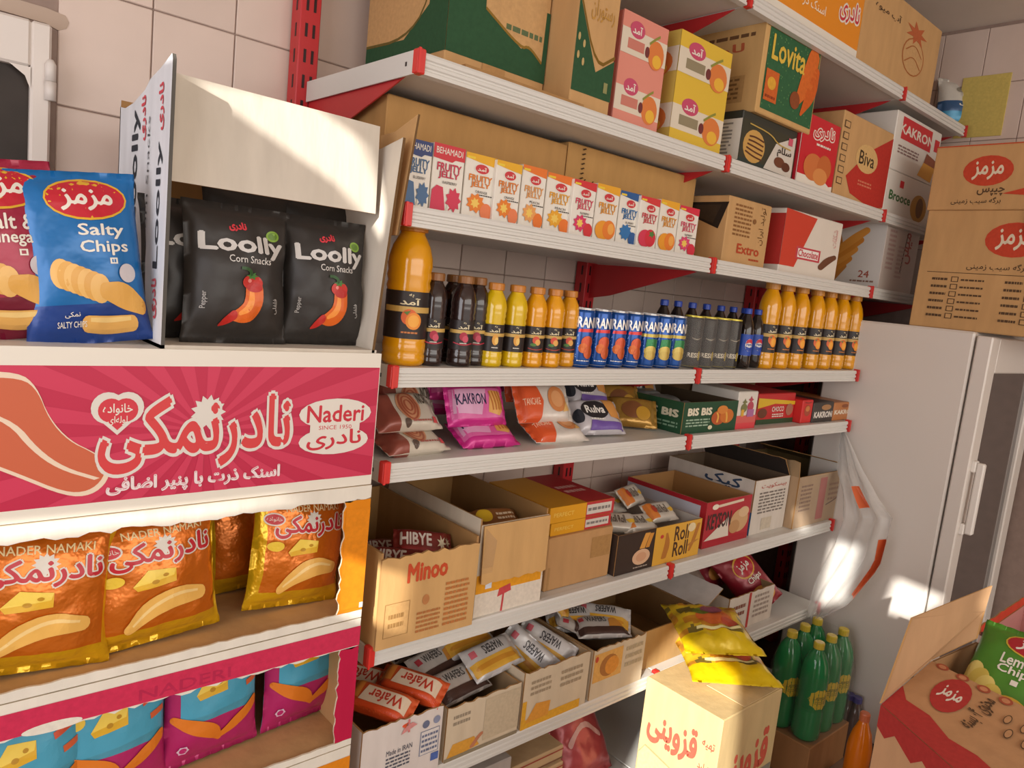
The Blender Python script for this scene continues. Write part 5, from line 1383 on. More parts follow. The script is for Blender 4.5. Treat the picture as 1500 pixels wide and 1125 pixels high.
# ---- sixth level: open cartons
BZ = LV['S6'] + 0.0005
MK = c('#c99f68')
RT = c('#b5412a')
Ym = 1.079
X0, X1, Zm = span(549, 691, 822, BZ, Ym)
X0 = max(X0, 0.696)
els = [('t', 'Minoo', 0.26, 0.70, 0.66, 0.90, c('#c04c2c'), 0.04), ('r', 0.06, 0.12, 0.30, 0.50, c('#9c7645')), ('r', 0.066, 0.127, 0.294, 0.493, MK), ('l', 0.10, 0.20, 0.25, 0.40, 2, c('#9c7645')), ('e', 0.46, 0.46, 0.035, 0.06, c('#b57a4a')), ('l', 0.38, 0.08, 0.62, 0.34, 5, c('#b0703f')), ('l', 0.66, 0.08, 0.92, 0.62, 9, c('#b8743f'))]
open_carton('open_carton', 'kraft carton with red script lettering and torn front, full of dark bars', 'carton', X0, X1, Ym, 1.46, BZ, Zm + 0.012, MK, c('#a57c4c'), {'F': els}, front_h=Zm - BZ, torn=0.004, th=0.005)
cw = X1 - X0
BRN = c('#7a2a24')
hb = [('t', 'HIBYE', 0.10, 0.38, 0.62, 0.80, c('#cfc3b6'), 0.03), ('p', [(0.05, 0.05), (0.6, 0.05), (0.7, 0.28), (0.1, 0.30)], c('#8f2a28')), ('s', 0.80, 0.5, 0.09, 0.3, 7, 0.4, c('#d0c2a4')), ('s', 0.92, 0.6, 0.06, 0.2, 7, 0.4, c('#d0c2a4'))]
hp = pack('', 0.12, 0.06, 0.03, BRN, hb, 101, group='dark bars in the torn kraft carton')
hp['label'] = 'dark red chocolate bar pack with palm drawing, lying at the right in the torn carton'
put(hp, (X0 + cw * 0.62, Ym + 0.07, BZ + 0.128), rx=-46, rz=-22, ry=6)
o = dup(hp, label='dark red bar pack with white lettering at the left inside the torn carton'); put(o, (X0 + cw * 0.32, Ym + 0.06, BZ + 0.108), rx=-52, rz=-38)
o = dup(hp, label='dark bar pack between two others inside the torn carton'); put(o, (X0 + cw * 0.52, Ym + 0.045, BZ + 0.098), rx=-62, rz=-25)
o = dup(hp, label='dark bar pack deep in the shadow of the torn carton'); put(o, (X0 + cw * 0.5, Ym + 0.16, BZ + 0.09), rx=-60, rz=-20)
# second: white and yellow box with a board folded down over its front
Ys = 1.098
X0b, X1b, Zb_ = span(692, 790, 770, BZ, Ys)
X0b = max(X0b, X1 + 0.004)
els = [('r', 0, 0, 1, 0.30, c('#ddd2c2')), ('r', 0.0, 0.26, 0.97, 0.46, c('#e09a24')), ('t', fa('شکلات'), 0.62, 0.36, 0.86, 0.42, c('#8a5a1c'), 0.01), ('w', [(0.40, 0.0), (0.41, 0.2)], 0.014, c('#c44a4c')), ('p', [(0.32, 0.18), (0.52, 0.22), (0.5, 0.30), (0.34, 0.27)], c('#c44a4c')), ('r', 0.13, 0.30, 0.22, 0.37, c('#d6dbe6'))]
FH = Zb_ - BZ
oc = open_carton('open_carton', 'white and yellow carton with a kraft flap folded down over its front', 'carton', X0b, X1b, Ys, 1.45, BZ, Zb_ + 0.012, c('#d6c8b2'), c('#9d7648'), {'F': els}, front_h=FH, flaps=[('F', FH * 0.62, 178, MK, MK)])
fl = [x for x in oc.children if x.name.startswith('flap')][0]
wb = X1b - X0b
mb = MB(); mb.slab([(0.004, 0.02), (0.03, 0.01), (0.036, 0.09), (0.004, 0.12)], (-wb / 2, -(1.45 - Ys) / 2 - 0.0105, FH * 0.38), (1, 0, 0), (0, 0, 1), (0, -1, 0), 0.0004, WHITE)
mb.build('tape', 'clear_film', fl)
yb_ = [('r', 0, 0, 1, 0.5, c('#d9a21c')), ('e', 0.3, 0.6, 0.16, 0.25, c('#d9b42c'))]
o = pack('yellow and brown wafer pack lying inside the carton with the folded flap', 0.12, 0.06, 0.03, c('#8f5a30'), [('e', 0.25, 0.55, 0.16, 0.3, c('#d9b02c')), ('l', 0.5, 0.3, 0.9, 0.7, 2, c('#d9c0a0'))], 104, group=None)
put(o, ((X0b + X1b) / 2 + 0.01, Ys + 0.06, Zb_ - 0.045), rx=-62, rz=-10)
# third: plain kraft box with yellow cartons on top
Yt = 1.125
X0c, X1c, Zc = span(796, 890, 790, BZ, Yt)
X0c = max(X0c, X1b + 0.003)
carton('carton', 'plain kraft carton with a lighter taped square, under yellow boxes', 'carton', X0c, X1c, Yt, 1.46, BZ, Zc, c('#bd9262'), {'F': [('r', 0.66, 0.45, 0.97, 0.86, c('#ab8250')), ('r', 0.03, 0.03, 0.06, 0.45, c('#b08858'))]})
yl = [('r', 0, 0, 0.55, 1, c('#d99a1a')), ('r', 0.55, 0, 1, 1, c('#b93436')), ('r', 0.56, 0.18, 0.96, 0.82, c('#cfc6bb')), ('l', 0.58, 0.3, 0.94, 0.7, 1, c('#7c7672')), ('t', 'PERFECT', 0.06, 0.36, 0.36, 0.62, c('#e8c25a'), 0.01)]
tp_ = [('r', 0, 0, 0.55, 1, c('#cf9326')), ('r', 0.55, 0, 1, 1, c('#ad2c30')), ('l', 0.6, 0.3, 0.9, 0.6, 2, c('#d9a8a0'))]
hy = Zat(752, X0c + 0.02, Yt + 0.02) - Zc
carton('snack_box', 'lower yellow and red flat box on the plain kraft carton', 'box', X0c + 0.012, X1c - 0.002, Yt + 0.012, 1.36, Zc + 0.0005, Zc + 0.03, c('#d99a1a'), {'F': yl}, mat='coated_carton')
carton('snack_box', 'upper yellow and red flat box on the plain kraft carton', 'box', X0c + 0.004, X1c + 0.004, Yt + 0.012, 1.36, Zc + 0.031, Zc + 0.068, c('#d99a1a'), {'F': yl, 'T': tp_}, mat='coated_carton')
# roll wafer display box
Yr = 1.112
X0d, X1d, Zd = span(897, 1021, 786, BZ, Yr)
X0d = max(X0d, X1c + 0.008)
ry_ = c('#dba63c')
els = [('r', 0, 0, 0.42, 0.97, c('#3a2c25')), ('w', [(0.28, 0.55), (0.33, 0.93)], 0.030, c('#d99a44')), ('w', [(0.34, 0.55), (0.38, 0.90)], 0.022, c('#cf8c38')), ('e', 0.28, 0.34, 0.10, 0.20, c('#d9b08c')), ('e', 0.28, 0.34, 0.06, 0.12, c('#cf9c78')), ('l', 0.20, 0.06, 0.36, 0.12, 1, c('#a89a8c')),
       ('r', 0.42, 0, 1, 1, ry_), ('t', 'Roll', 0.66, 0.54, 0.84, 0.92, c('#4a2f1e'), 0.02), ('t', 'Roll', 0.66, 0.12, 0.84, 0.50, c('#4a2f1e'), 0.02), ('w', [(0.55, 0.16), (0.58, 0.50), (0.56, 0.80)], [0.03, 0.035, 0.012], c('#b5742f')), ('w', [(0.96, 0.88), (0.92, 0.5), (0.87, 0.18)], [0.02, 0.025, 0.015], c('#b5742f')), ('w', [(0.86, 0.34), (0.91, 0.40), (0.97, 0.44)], [0.02, 0.03, 0.01], c('#b87a38')), ('e', 0.87, 0.82, 0.05, 0.12, c('#e3cfa4')), ('e', 0.50, 0.74, 0.02, 0.05, c('#c4443a'))]
open_carton('wafer_roll_box', 'black and yellow display box of wafer rolls on the sixth shelf', 'box', X0d, X1d, Yr, 1.40, BZ, Zd, c('#3a2c25'), c('#b9b0a6'), {'F': els}, mat='coated_carton', th=0.002, faces=dict(R=ry_, B=ry_))
ws = [('p', [(0.05, 0.1), (0.3, 0.1), (0.26, 0.9), (0.05, 0.9)], c('#cf7a34')), ('t', 'Roll Roll', 0.30, 0.30, 0.66, 0.75, c('#5a4a3a'), 0.01), ('w', [(0.70, 0.4), (0.92, 0.5)], 0.09, c('#d9ae3c')), ('e', 0.24, 0.55, 0.07, 0.2, c('#b5442f'))]
wr_ = pack('', 0.115, 0.062, 0.03, c('#cfc6b8'), ws, 105, group='wafer roll packs in the display box')
wdd = X1d - X0d
wr_['label'] = 'wafer roll pack lying across the right rim of the display box'
put(wr_, (X0d + wdd * 0.72, Yr + 0.05, Zd - 0.012), rx=-56, rz=-4)
for i, (fx_, dy, dz, rz, rx_, lab) in enumerate(((0.40, 0.035, -0.022, -14, -66, 'wafer roll pack lying in front in the display box'), (0.22, 0.06, -0.02, -30, -62, 'wafer roll pack at the dark left corner of the display box'), (0.62, 0.125, 0.016, 14, -50, 'wafer roll pack on top of the heap in the display box'), (0.40, 0.15, -0.005, -10, -55, 'wafer roll pack at the back of the display box'))):
    put(dup(wr_, label=lab), (X0d + wdd * fx_, Yr + dy, Zd + dz), rx=rx_, rz=rz)
# red open box with popcorn-like picture
Yk = 1.13
X0e, X1e, Ze = span(1027, 1093, 737, BZ, Yk)
X0e = max(X0e, X1d + 0.004)
els = [('r', 0, 0, 1, 0.14, c('#a8202c')), ('p', [(0.02, 0.16), (0.5, 0.60), (0.55, 0.16)], c('#d9cdbc')), ('t', 'KEYSON', 0.05, 0.40, 0.56, 0.72, c('#3a2420'), 0.03), ('e', 0.76, 0.46, 0.20, 0.26, c('#c9a070')), ('e', 0.66, 0.34, 0.12, 0.15, c('#b98a58')), ('e', 0.84, 0.64, 0.12, 0.12, c('#d6b48a')), ('w', [(0.25, 0.88), (0.8, 0.92)], 0.03, c('#dccab0')), ('e', 0.18, 0.88, 0.07, 0.06, c('#e6dcc6'))]
open_carton('snack_box', 'red open display box with cereal picture and kraft inside', 'box', X0e, X1e, Yk, 1.42, BZ, Ze, c('#b02430'), c('#a87c4c'), {'F': els, 'L': [('r', 0, 0, 1, 1, c('#b8bcc8')), ('r', 0.93, 0, 1, 1, c('#b02430')), ('r', 0, 0.9, 1, 1, c('#b02430'))]}, mat='coated_carton', th=0.003)
# white and blue carton
Yw = 1.135
X0f, X1f, Zf = span(1096, 1146, 705, BZ, Yw)
X0f = max(X0f, X1e + 0.006)
els = [('t', fa('بیسکویت'), 0.18, 0.82, 0.90, 0.92, c('#b0564a'), 0.01), ('l', 0.15, 0.36, 0.9, 0.78, 7, c('#7d746c')), ('r', 0.3, 0.06, 0.6, 0.28, c('#c4b8a4'))]
lt = [('p', [(0, 0), (1, 0), (1, 0.42), (0, 0.60)], c('#3f6f9f')), ('t', fa('کیک'), 0.45, 0.74, 0.85, 0.96, c('#3a4a62'), 0.03)]
open_carton('open_carton', 'white carton with blue side and dark flap, next to the wrapped carton', 'carton', X0f, X1f, Yw, 1.46, BZ, Zf, c('#d2c9bd'), c('#6d5a48'), {'F': els, 'L': lt}, flaps=[('R', 0.07, -35, c('#3b332e'), c('#3b332e'))], mat='cardboard')
# wrapped carton
Yv = 1.105
X0g, X1g, Zg = span(1144, 1232, 703, BZ, Yv)
X0g = max(X0g, X1f + 0.006)
els = [('l', 0.06, 0.30, 0.28, 0.85, 7, c('#8a6a55')), ('r', 0.42, 0.08, 0.56, 0.92, c('#b5605a')), ('l', 0.62, 0.4, 0.9, 0.8, 4, c('#9a7660')), ('w', [(0.6, 0.34), (0.75, 0.40), (0.82, 0.44)], 0.012, c('#6a4a3a'))]
wc = open_carton('open_carton', 'brown carton wrapped in clear film at the end of the sixth shelf', 'carton', X0g, X1g, Yv, 1.42, BZ, Zg, c('#b59877'), c('#6b5a3c'), {'F': els}, flaps=[('L', 0.05, 6, c('#a58a68'), c('#a58a68')), ('R', 0.07, -68, c('#7a6a48'), c('#7a6a48'))])
mb = MB()
gw = X1g - X0g
mb.slab([(-0.004, 0.0), (gw + 0.004, 0.0), (gw + 0.004, Zg - BZ + 0.004), (gw * 0.5, Zg - BZ - 0.004), (-0.004, Zg - BZ + 0.003)], (-gw / 2, -(1.42 - Yv) / 2 - 0.004, 0), (1, 0, 0), (0, 0, 1), (0, -1, 0), 0.0004, WHITE)
mb.build('wrapping_film', 'clear_film', wc)

# clear film sheet hanging from the end of the fifth shelf
mb = MB()
A = [P(1238, 632, X=2.50), P(1262, 690, X=2.47), P(1282, 730, X=2.45), P(1306, 760, X=2.43), P(1290, 830, X=2.42), P(1245, 885, X=2.42), P(1205, 905, X=2.41)]
Bq = [P(1232, 634, X=2.50), P(1225, 690, X=2.47), P(1232, 720, X=2.46), P(1235, 760, X=2.45), P(1222, 800, X=2.44), P(1198, 850, X=2.43), P(1184, 905, X=2.42)]
def interp(L, t):
    t *= len(L) - 1
    i = min(int(t), len(L) - 2)
    return L[i].lerp(L[i + 1], t - i)
NU, NV = 14, 26
base_ = len(mb.v)
for j in range(NV + 1):
    a, b = interp(A, j / NV), interp(Bq, j / NV)
    for i in range(NU + 1):
        p = b.lerp(a, i / NU)
        n = 0.018 * math.sin(i * 1.3 + j * 0.22) * min(1, j / 6) + 0.008 * math.sin(i * 2.9 - j * 0.3)
        mb.v.append((p.x + n, p.y, p.z))
for j in range(NV):
    for i in range(NU):
        mb.f.append((j * (NU + 1) + i, j * (NU + 1) + i + 1, (j + 1) * (NU + 1) + i + 1, (j + 1) * (NU + 1) + i)); mb.k.append(WHITE)
film = mb.build('hanging_film', 'cloudy_film', smooth=True)
tag(film, 'crumpled clear plastic sheet hanging from the end of the fifth shelf', 'plastic sheet')
for (i0, i1, j0, j1) in ((7, 9, 7, 11), (12, 14, 15, 21)):
    mb = MB()
    for j in range(j0, j1):
        for i in range(i0, i1):
            q = [film.data.vertices[jj * (NU + 1) + ii].co + Vector((-0.001, 0, 0)) for jj, ii in ((j, i), (j, i + 1), (j + 1, i + 1), (j + 1, i))]
            mb.poly(q, c('#d8673a'))
    mb.build('orange_print', 'coated_print', film)

# ---- seventh level
BZ = LV['S7'] + 0.0005
Y7 = 1.085
X0, X1, Z7 = span(520, 641, 1078, BZ, Y7)
X0, X1 = 0.692, Xat(641, Y7, BZ)
Z7 = Zat(1060, X1 - 0.12, Y7)
els = [('t', 'Made in IRAN', 0.30, 0.52, 0.62, 0.60, c('#4a4a58'), 0.005), ('l', 0.30, 0.28, 0.60, 0.50, 4, c('#5a5a64')), ('r', 0.72, 0.32, 0.97, 0.70, c('#7a8096')), ('r', 0.73, 0.33, 0.96, 0.69, c('#d6cfca')), ('l', 0.74, 0.35, 0.95, 0.66, 4, c('#6a7088')), ('e', 0.78, 0.80, 0.045, 0.06, c('#6a7088')), ('e', 0.92, 0.82, 0.045, 0.06, c('#8a90a8')), ('r', 0.88, 0.18, 0.98, 0.30, c('#5068a8')),
       ('w', [(0.55, 0.98), (0.56, 0.78)], 0.012, c('#cf7a78')), ('p', [(0.46, 0.78), (0.66, 0.86), (0.6, 0.92), (0.5, 0.88)], c('#cf8a86'))]
open_carton('open_carton', 'white carton with small blue print holding orange wafer packs on the lowest full shelf', 'carton', X0, X1, Y7, 1.44, BZ, Z7, c('#d5cbc4'), c('#a58058'), {'F': els}, torn=0.003)
wf = [('r', 0.0, 0.0, 1, 0.24, c('#c9481e')), ('p', [(0.25, 0.26), (0.92, 0.26), (0.92, 0.80), (0.30, 0.80)], c('#d9c3a8')), ('t', 'Wafer', 0.36, 0.36, 0.86, 0.72, c('#b83a26'), 0.02, 180), ('r', 0.04, 0.3, 0.24, 0.9, c('#d98a3c'))]
wp = pack('', 0.15, 0.062, 0.04, c('#d0582a'), wf, 111, group='orange wafer packs in the white carton', wr=0.003)
wp['label'] = 'orange wafer pack, the one nearer the pink carton stack'
cw = X1 - X0
put(wp, (X0 + cw * 0.30, Y7 + 0.06, Z7 - 0.015), rx=-62, rz=-62)
put(dup(wp, label='orange wafer pack, the one farther from the pink carton stack'), (X0 + cw * 0.72, Y7 + 0.065, Z7 - 0.004), rx=-62, rz=-62)
put(dup(wp, label='orange wafer pack in the shadow below the shelf above'), (X0 + cw * 0.42, Y7 + 0.18, Z7 - 0.03), rx=-62, rz=-55)
lab7 = [('pale carton with taped front holding brown wafer packs', 649, 756, 1040, 0), ('pale carton with yellow lower band holding white wafer packs', 761, 856, 988, 1), ('pale carton with burger picture holding loose white packs', 862, 938, 955, 2)]
sp7 = []
for lab, pl, pr, pt, kd in lab7:
    a, b, z_ = span(pl, pr, pt, BZ, Y7 + 0.005)
    if sp7: a = max(a, sp7[-1][1] + 0.003)
    else: a = max(a, X1 + 0.004)
    sp7.append((a, b, z_))
    CB = c('#d0bfa4')
    if kd == 0: els = [('l', 0.08, 0.62, 0.3, 0.86, 2, c('#9a8c78')), ('p', [(0.02, 0.02), (0.10, 0.30), (0.38, 0.30), (0.46, 0.10)], c('#d59a3c')), ('w', [(0.36, 0.12), (0.44, 0.26), (0.48, 0.30)], 0.03, c('#bb7a5a')), ('r', 0.5, 0.14, 1.0, 0.94, c('#c3b296')), ('r', 0, 0, 1, 0.07, c('#8d8068'))]
    elif kd == 1: els = [('r', 0, 0, 0.9, 0.16, c('#dca432')), ('r', 0, 0, 0.06, 0.5, c('#dca432')), ('p', [(0.06, 0.1), (0.2, 0.40), (0.42, 0.36), (0.4, 0.1)], c('#d9963c')), ('l', 0.1, 0.55, 0.4, 0.85, 3, c('#a5937a')), ('l', 0.55, 0.5, 0.9, 0.85, 3, c('#a5937a'))]
    else: els = [('r', 0.02, 0.35, 0.55, 0.92, c('#dba75a')), ('e', 0.30, 0.62, 0.17, 0.22, c('#a9703a')), ('e', 0.36, 0.60, 0.13, 0.18, c('#d9913c')), ('l', 0.62, 0.4, 0.95, 0.9, 3, c('#b9a88a')), ('e', 0.06, 0.82, 0.03, 0.06, c('#c4503a'))]
    open_carton('open_carton', lab + ' on the lowest full shelf', 'carton', a, b, Y7 + 0.005, 1.44, BZ, z_, CB, c('#a88a66'), {'F': els}, torn=0.003, seed=20 + kd)
wsv = [('t', 'WAFERS', 0.22, 0.58, 0.60, 0.82, c('#4a4644'), 0.02), ('p', [(0.60, 0.2), (0.92, 0.28), (0.9, 0.8), (0.64, 0.7)], c('#c98a3c')), ('r', 0.1, 0.6, 0.18, 0.8, c('#b5404a')), ('r', 0.04, 0.05, 0.96, 0.34, c('#4a332c'))]
w0 = pack('', 0.15, 0.075, 0.028, c('#c5bfb9'), wsv, 112, group='wafer packs in the pale cartons')
wy = [('r', 0.04, 0.1, 0.96, 0.5, c('#d9a63a')), ('t', 'WAFERS', 0.36, 0.60, 0.72, 0.86, c('#3f3c3c'), 0.02, 180), ('w', [(0.15, 0.3), (0.5, 0.34), (0.8, 0.3)], 0.07, c('#c98a2c')), ('r', 0.1, 0.62, 0.2, 0.82, c('#c4606a'))]
w1 = pack('', 0.15, 0.08, 0.028, c('#cbc8c6'), wy, 113, group='wafer packs in the pale cartons')
a, b, z_ = sp7[0]; wd_ = b - a
w0['label'] = 'brown and silver wafer pack in front in the taped pale carton'
put(w0, (a + wd_ * 0.45, Y7 + 0.05, z_ - 0.022), rx=-60, rz=8)
put(dup(w0, label='brown and silver wafer pack above the front one in the taped carton'), (a + wd_ * 0.40, Y7 + 0.12, z_ - 0.006), rx=-60, rz=14)
put(dup(w0, label='brown and silver wafer pack at the shadowed back of the taped carton'), (a + wd_ * 0.36, Y7 + 0.21, z_ + 0.0), rx=-60, rz=0)
w1['label'] = 'white and yellow wafer pack lying over the rim between two pale cartons'
a2, b2, z2 = sp7[1]
put(w1, (a + wd_ * 0.92, Y7 + 0.055, z_ + 0.006), rx=-58, rz=4, ry=-4)
put(dup(w1, label='white and yellow wafer pack just behind the rim of the taped carton'), (a + wd_ * 0.86, Y7 + 0.14, z_ + 0.014), rx=-60, rz=4)
put(dup(w1, label='silver wafer pack standing on edge between the pale cartons'), (a2 + (b2 - a2) * 0.30, Y7 + 0.10, z2 - 0.05), rx=-25, rz=-58, ry=30)
put(dup(w1, label='white wafer pack leaning beside the one standing on edge'), (a2 + (b2 - a2) * 0.55, Y7 + 0.09, z2 - 0.04), rx=-40, rz=-58, ry=20)
a3, b3, z3 = sp7[2]
rnd = random.Random(17)
for i in range(9):
    n = dup(w1 if i % 3 else w0, label='crumpled white snack pack in the burger-picture carton, ' + ('frontmost', 'second', 'third', 'fourth', 'fifth', 'sixth', 'seventh', 'eighth', 'rearmost')[i] + ' in the heap')
    n['group'] = 'loose packs in the burger-picture carton'
    put(n, (a3 + (b3 - a3) * (0.30 + 0.42 * rnd.random()), Y7 + 0.06 + 0.032 * i, z3 - 0.03 + 0.02 * rnd.random() + 0.003 * i), rx=-rnd.uniform(35, 75), rz=rnd.uniform(-60, 60))
# far cartons on this level, past the sunlit carton
a4 = b3 + 0.01
open_carton('open_carton', 'wide kraft tray behind the yellow bags on the lowest full shelf', 'carton', a4, a4 + 0.30, 1.12, 1.45, BZ, BZ + 0.11, c('#b8935f'), c('#8f6d44'), flaps=[('R', 0.10, 62, c('#cfc7c0'), c('#cfc7c0'))])
xw0, xw1, zw = span(1062, 1128, 900, BZ, 1.12)
xw0 = max(xw0, a4 + 0.40)
els = [('r', 0.42, 0, 0.47, 1, c('#b5423c')), ('l', 0.1, 0.4, 0.36, 0.8, 2, c('#8a5a4a')), ('l', 0.55, 0.2, 0.9, 0.9, 5, c('#a5968a'))]
open_carton('open_carton', 'white carton with red stripe holding red chips bags, far end of the lowest full shelf', 'carton', xw0, xw0 + 0.26, 1.12, 1.45, BZ, BZ + 0.115, c('#d3c8ba'), c('#8d7350'), {'F': els}, torn=0.002)
rc = [('e', 0.55, 0.66, 0.30, 0.16, c('#d3a03a')), ('e', 0.55, 0.66, 0.27, 0.135, c('#b3202c')), ('t', MAZ, 0.38, 0.60, 0.72, 0.73, OFFW, 0.03), ('t', 'Chips', 0.4, 0.40, 0.8, 0.50, OFFW, 0.02), ('e', 0.45, 0.24, 0.25, 0.11, c('#cf8a3c')), ('e', 0.68, 0.16, 0.2, 0.09, c('#d9a04c'))]
cb1 = bag('chips_bag', 'dark red chips bag with oval logo lying over the far white carton', 'chips bag', 0.15, 0.24, 0.06, c('#8f1f2c'), rc, 'foil', 'red chips bags at the far end', seed=121, wr=0.01)
put(cb1, (xw0 + 0.28, 1.14, BZ + 0.02), rx=-32, ry=-34, rz=-10)
put(dup(cb1, label='dark red chips bag half hidden behind the front red one'), (xw0 + 0.22, 1.28, BZ + 0.06), rx=-30, ry=-30, rz=-5)
for i in range(2):
    o = bag('snack_bag', ('nearer', 'farther')[i] + ' dull crumpled clear bag in the far white carton', 'snack bag', 0.14, 0.16, 0.05, c('#8d7d70'), [], 'foil', 'crumpled bags at the far end', seed=125 + i, wr=0.016)
    put(o, (xw0 + 0.06 + 0.09 * i, 1.25 + 0.06 * i, BZ + 0.06), rx=-45, rz=20)
# ---- base deck
BZ = LV['S8'] + 0.0005
o = bag('snack_bag', 'dull red bag lying in the shade on the base deck', 'snack bag', 0.20, 0.24, 0.09, c('#a8454c'), [('w', [(0.2, 0.4), (0.5, 0.6), (0.8, 0.4)], 0.03, c('#c9a0a0'))], 'foil', seed=131, wr=0.014)
put(o, (1.45, 1.16, BZ + 0.01), rx=-35)
carton('carton', 'grey board box standing in the shade on the base deck', 'carton', 0.75, 1.12, 1.12, 1.45, BZ, BZ + 0.22, c('#a89f98'))
for i in range(4):
    carton('flat_box', ('lowest', 'second lowest', 'third', 'topmost')[i] + ' flat pale box of the small pile on the base deck', 'box', 1.14 + 0.002 * i, 1.32, 1.125 + 0.006 * i, 1.42, BZ + 0.042 * i, BZ + 0.042 * i + 0.040, c('#bca27e'), {'F': [('r', 0, 0.1, 1, 0.22, c('#7a5a44')), ('r', 0, 0.7, 1, 0.8, c('#9a4a3c'))]}, group='flat boxes on the base deck')

# ================================================================ on the floor
QZ = H - 0.978
q0 = P(935, 985, Z=QZ); q1 = P(1060, 1056, Z=QZ); q2 = P(1150, 1010, Z=QZ)
QX0, QX1, QY0, QY1 = q1.x, q2.x, q1.y, min(q0.y, 1.085)
QV = fa('قزوینی')
RP = c('#cf5f4a')
lt = [('t', QV, 0.10, 0.66, 0.74, 0.86, RP, 0.04), ('t', fa('تهیه'), 0.80, 0.80, 0.95, 0.85, RP, 0.02), ('t', fa('تولید'), 0.78, 0.67, 0.92, 0.72, RP, 0.02), ('p', [(0.02, 0.0), (0.02, 0.56), (0.10, 0.62), (0.98, 0.52), (0.98, 0.0)], c('#b39a6c')), ('p', [(0.026, 0.0), (0.026, 0.553), (0.10, 0.612), (0.974, 0.513), (0.974, 0.0)], c('#d6bd8b')), ('l', 0.2, 0.05, 0.9, 0.5, 10, c('#8f7a54'))]
els = [('t', QV, 0.04, 0.52, 0.86, 0.80, RP, 0.04), ('r', 0.72, 0.30, 0.98, 0.56, c('#8d8676')), ('e', 0.86, 0.46, 0.08, 0.06, c('#5a554a'))]
qb = carton('carton', 'tall kraft carton with red lettering standing in full sun on the floor', 'carton', QX0, QX1, QY0, QY1, 0.0005, QZ, c('#d2b784'), {'L': lt, 'F': els})
wq = QX1 - QX0
dq = QY1 - QY0
mb = MB(); mb.slab([(0, 0), (wq * 0.6, 0), (wq * 0.62, dq * 0.46), (0, dq * 0.48)], (-wq / 2 + 0.10, -dq / 2 + 0.005, QZ + 0.002), (1, 0, 0), (0, 1, 0.02), (0, 0, 1), 0.002, c('#d8bf90'))
mb.build('top_flap', 'cardboard', qb)
# yellow snack bags on it
def mixcol(u, v):
    n = noise.noise(Vector((u * 5, v * 5, 2.2)))
    if v < 0.28 or v > 0.93: return c('#e8c812')
    return c('#c98a2a') if n > 0.12 else c('#d9b52a') if n > -0.15 else c('#7a6a2c')
yels = [('e', 0.5, 0.5, 0.25, 0.15, c('#c9632c')), ('e', 0.35, 0.62, 0.12, 0.09, c('#6b7a2c')), ('e', 0.68, 0.42, 0.12, 0.08, c('#b5472c')), ('e', 0.52, 0.66, 0.15, 0.08, c('#8a4a5a')), ('w', [(0.2, 0.32), (0.5, 0.28), (0.8, 0.33)], 0.02, c('#e8dfa0'))]
o = bag('snack_bag', 'yellow bag of mixed snacks lying lower on the sunlit carton', 'snack bag', 0.24, 0.25, 0.055, mixcol, yels, 'foil', 'yellow snack bags on the sunlit carton', seed=141, wr=0.02)
put(o, ((QX0 + QX1) / 2 - 0.01, QY0 + 0.045, QZ + 0.032), rx=-88, rz=-38)
o = bag('snack_bag', 'yellow and clear bag of snacks lying on top of the other yellow bag', 'snack bag', 0.22, 0.22, 0.075, mixcol, yels, 'foil', 'yellow snack bags on the sunlit carton', seed=142, wr=0.024)
put(o, ((QX0 + QX1) / 2 - 0.02, QY0 + 0.085, QZ + 0.098), rx=-82, rz=-34)

# six green soda bottles in clear film
GS = c('#2f9a58')
def soda(label, group):
    o = empty('soda_bottle'); tag(o, label, 'soda bottle', group)
    r, k = 0.0435, 1.0
    mb = MB(); mb.lathe([(r * 0.75, 0), (r * 0.98, 0.012), (r, 0.03), (r * 0.97, 0.10), (r * 0.94, 0.105), (r, 0.112), (r, 0.20), (r * 0.98, 0.222), (r * 0.86, 0.252), (r * 0.60, 0.278), (r * 0.34, 0.293), (r * 0.32, 0.302)], GS, 20)
    mb.build('body', 'soda', o, True)
    mb = MB(); mb.lathe([(r * 0.38, 0.298), (r * 0.38, 0.316), (r * 0.33, 0.319)], c('#c9b23a'), 14)
    mb.build('cap', 'cap', o)
    mb = MB(); mb.lathe([(r * 0.985, 0.11), (r * 0.985, 0.185)], c('#6f8a34'), 20, cap=False)
    lb = mb.build('label_band', 'coated_print', o, True)
    draw([('s', 0.5, 0.5, 0.34, 0.46, 10, 0.88, c('#d4b832')), ('t', 'Lemon', 0.30, 0.50, 0.70, 0.68, c('#6a6a2a'), 0.02), ('l', 0.34, 0.3, 0.66, 0.46, 2, c('#8a7f2a'))], cyl(r * 0.985, 0.11, 0.185), 'printed_label', 'coated_print', lb, L=0.1)
    return o
topz = 0.45
g0 = P(1201, 940, Z=topz)
sb = soda('green soda bottle with yellow cap, front corner of the film-wrapped six-pack', 'green soda bottles in the six-pack')
SZ = topz - 0.319
offs = [(0, 0), (0.088, 0.002), (0.176, 0.004), (-0.004, 0.088), (0.084, 0.09), (0.172, 0.092)]
labs = ['green soda bottle with yellow cap, front corner of the film-wrapped six-pack', 'green soda bottle, middle of the front row in the six-pack', 'green soda bottle, front row end nearest the fridge', 'green soda bottle, back row next to the tall sunlit carton', 'green soda bottle, middle of the back row in the six-pack', 'green soda bottle, back row end nearest the fridge']
for (dx, dy), lab in zip(offs, labs):
    loc = (g0.x + dx, g0.y + dy, SZ)
    if lab == labs[0]: put(sb, loc)
    else: dup(sb, loc, label=lab)
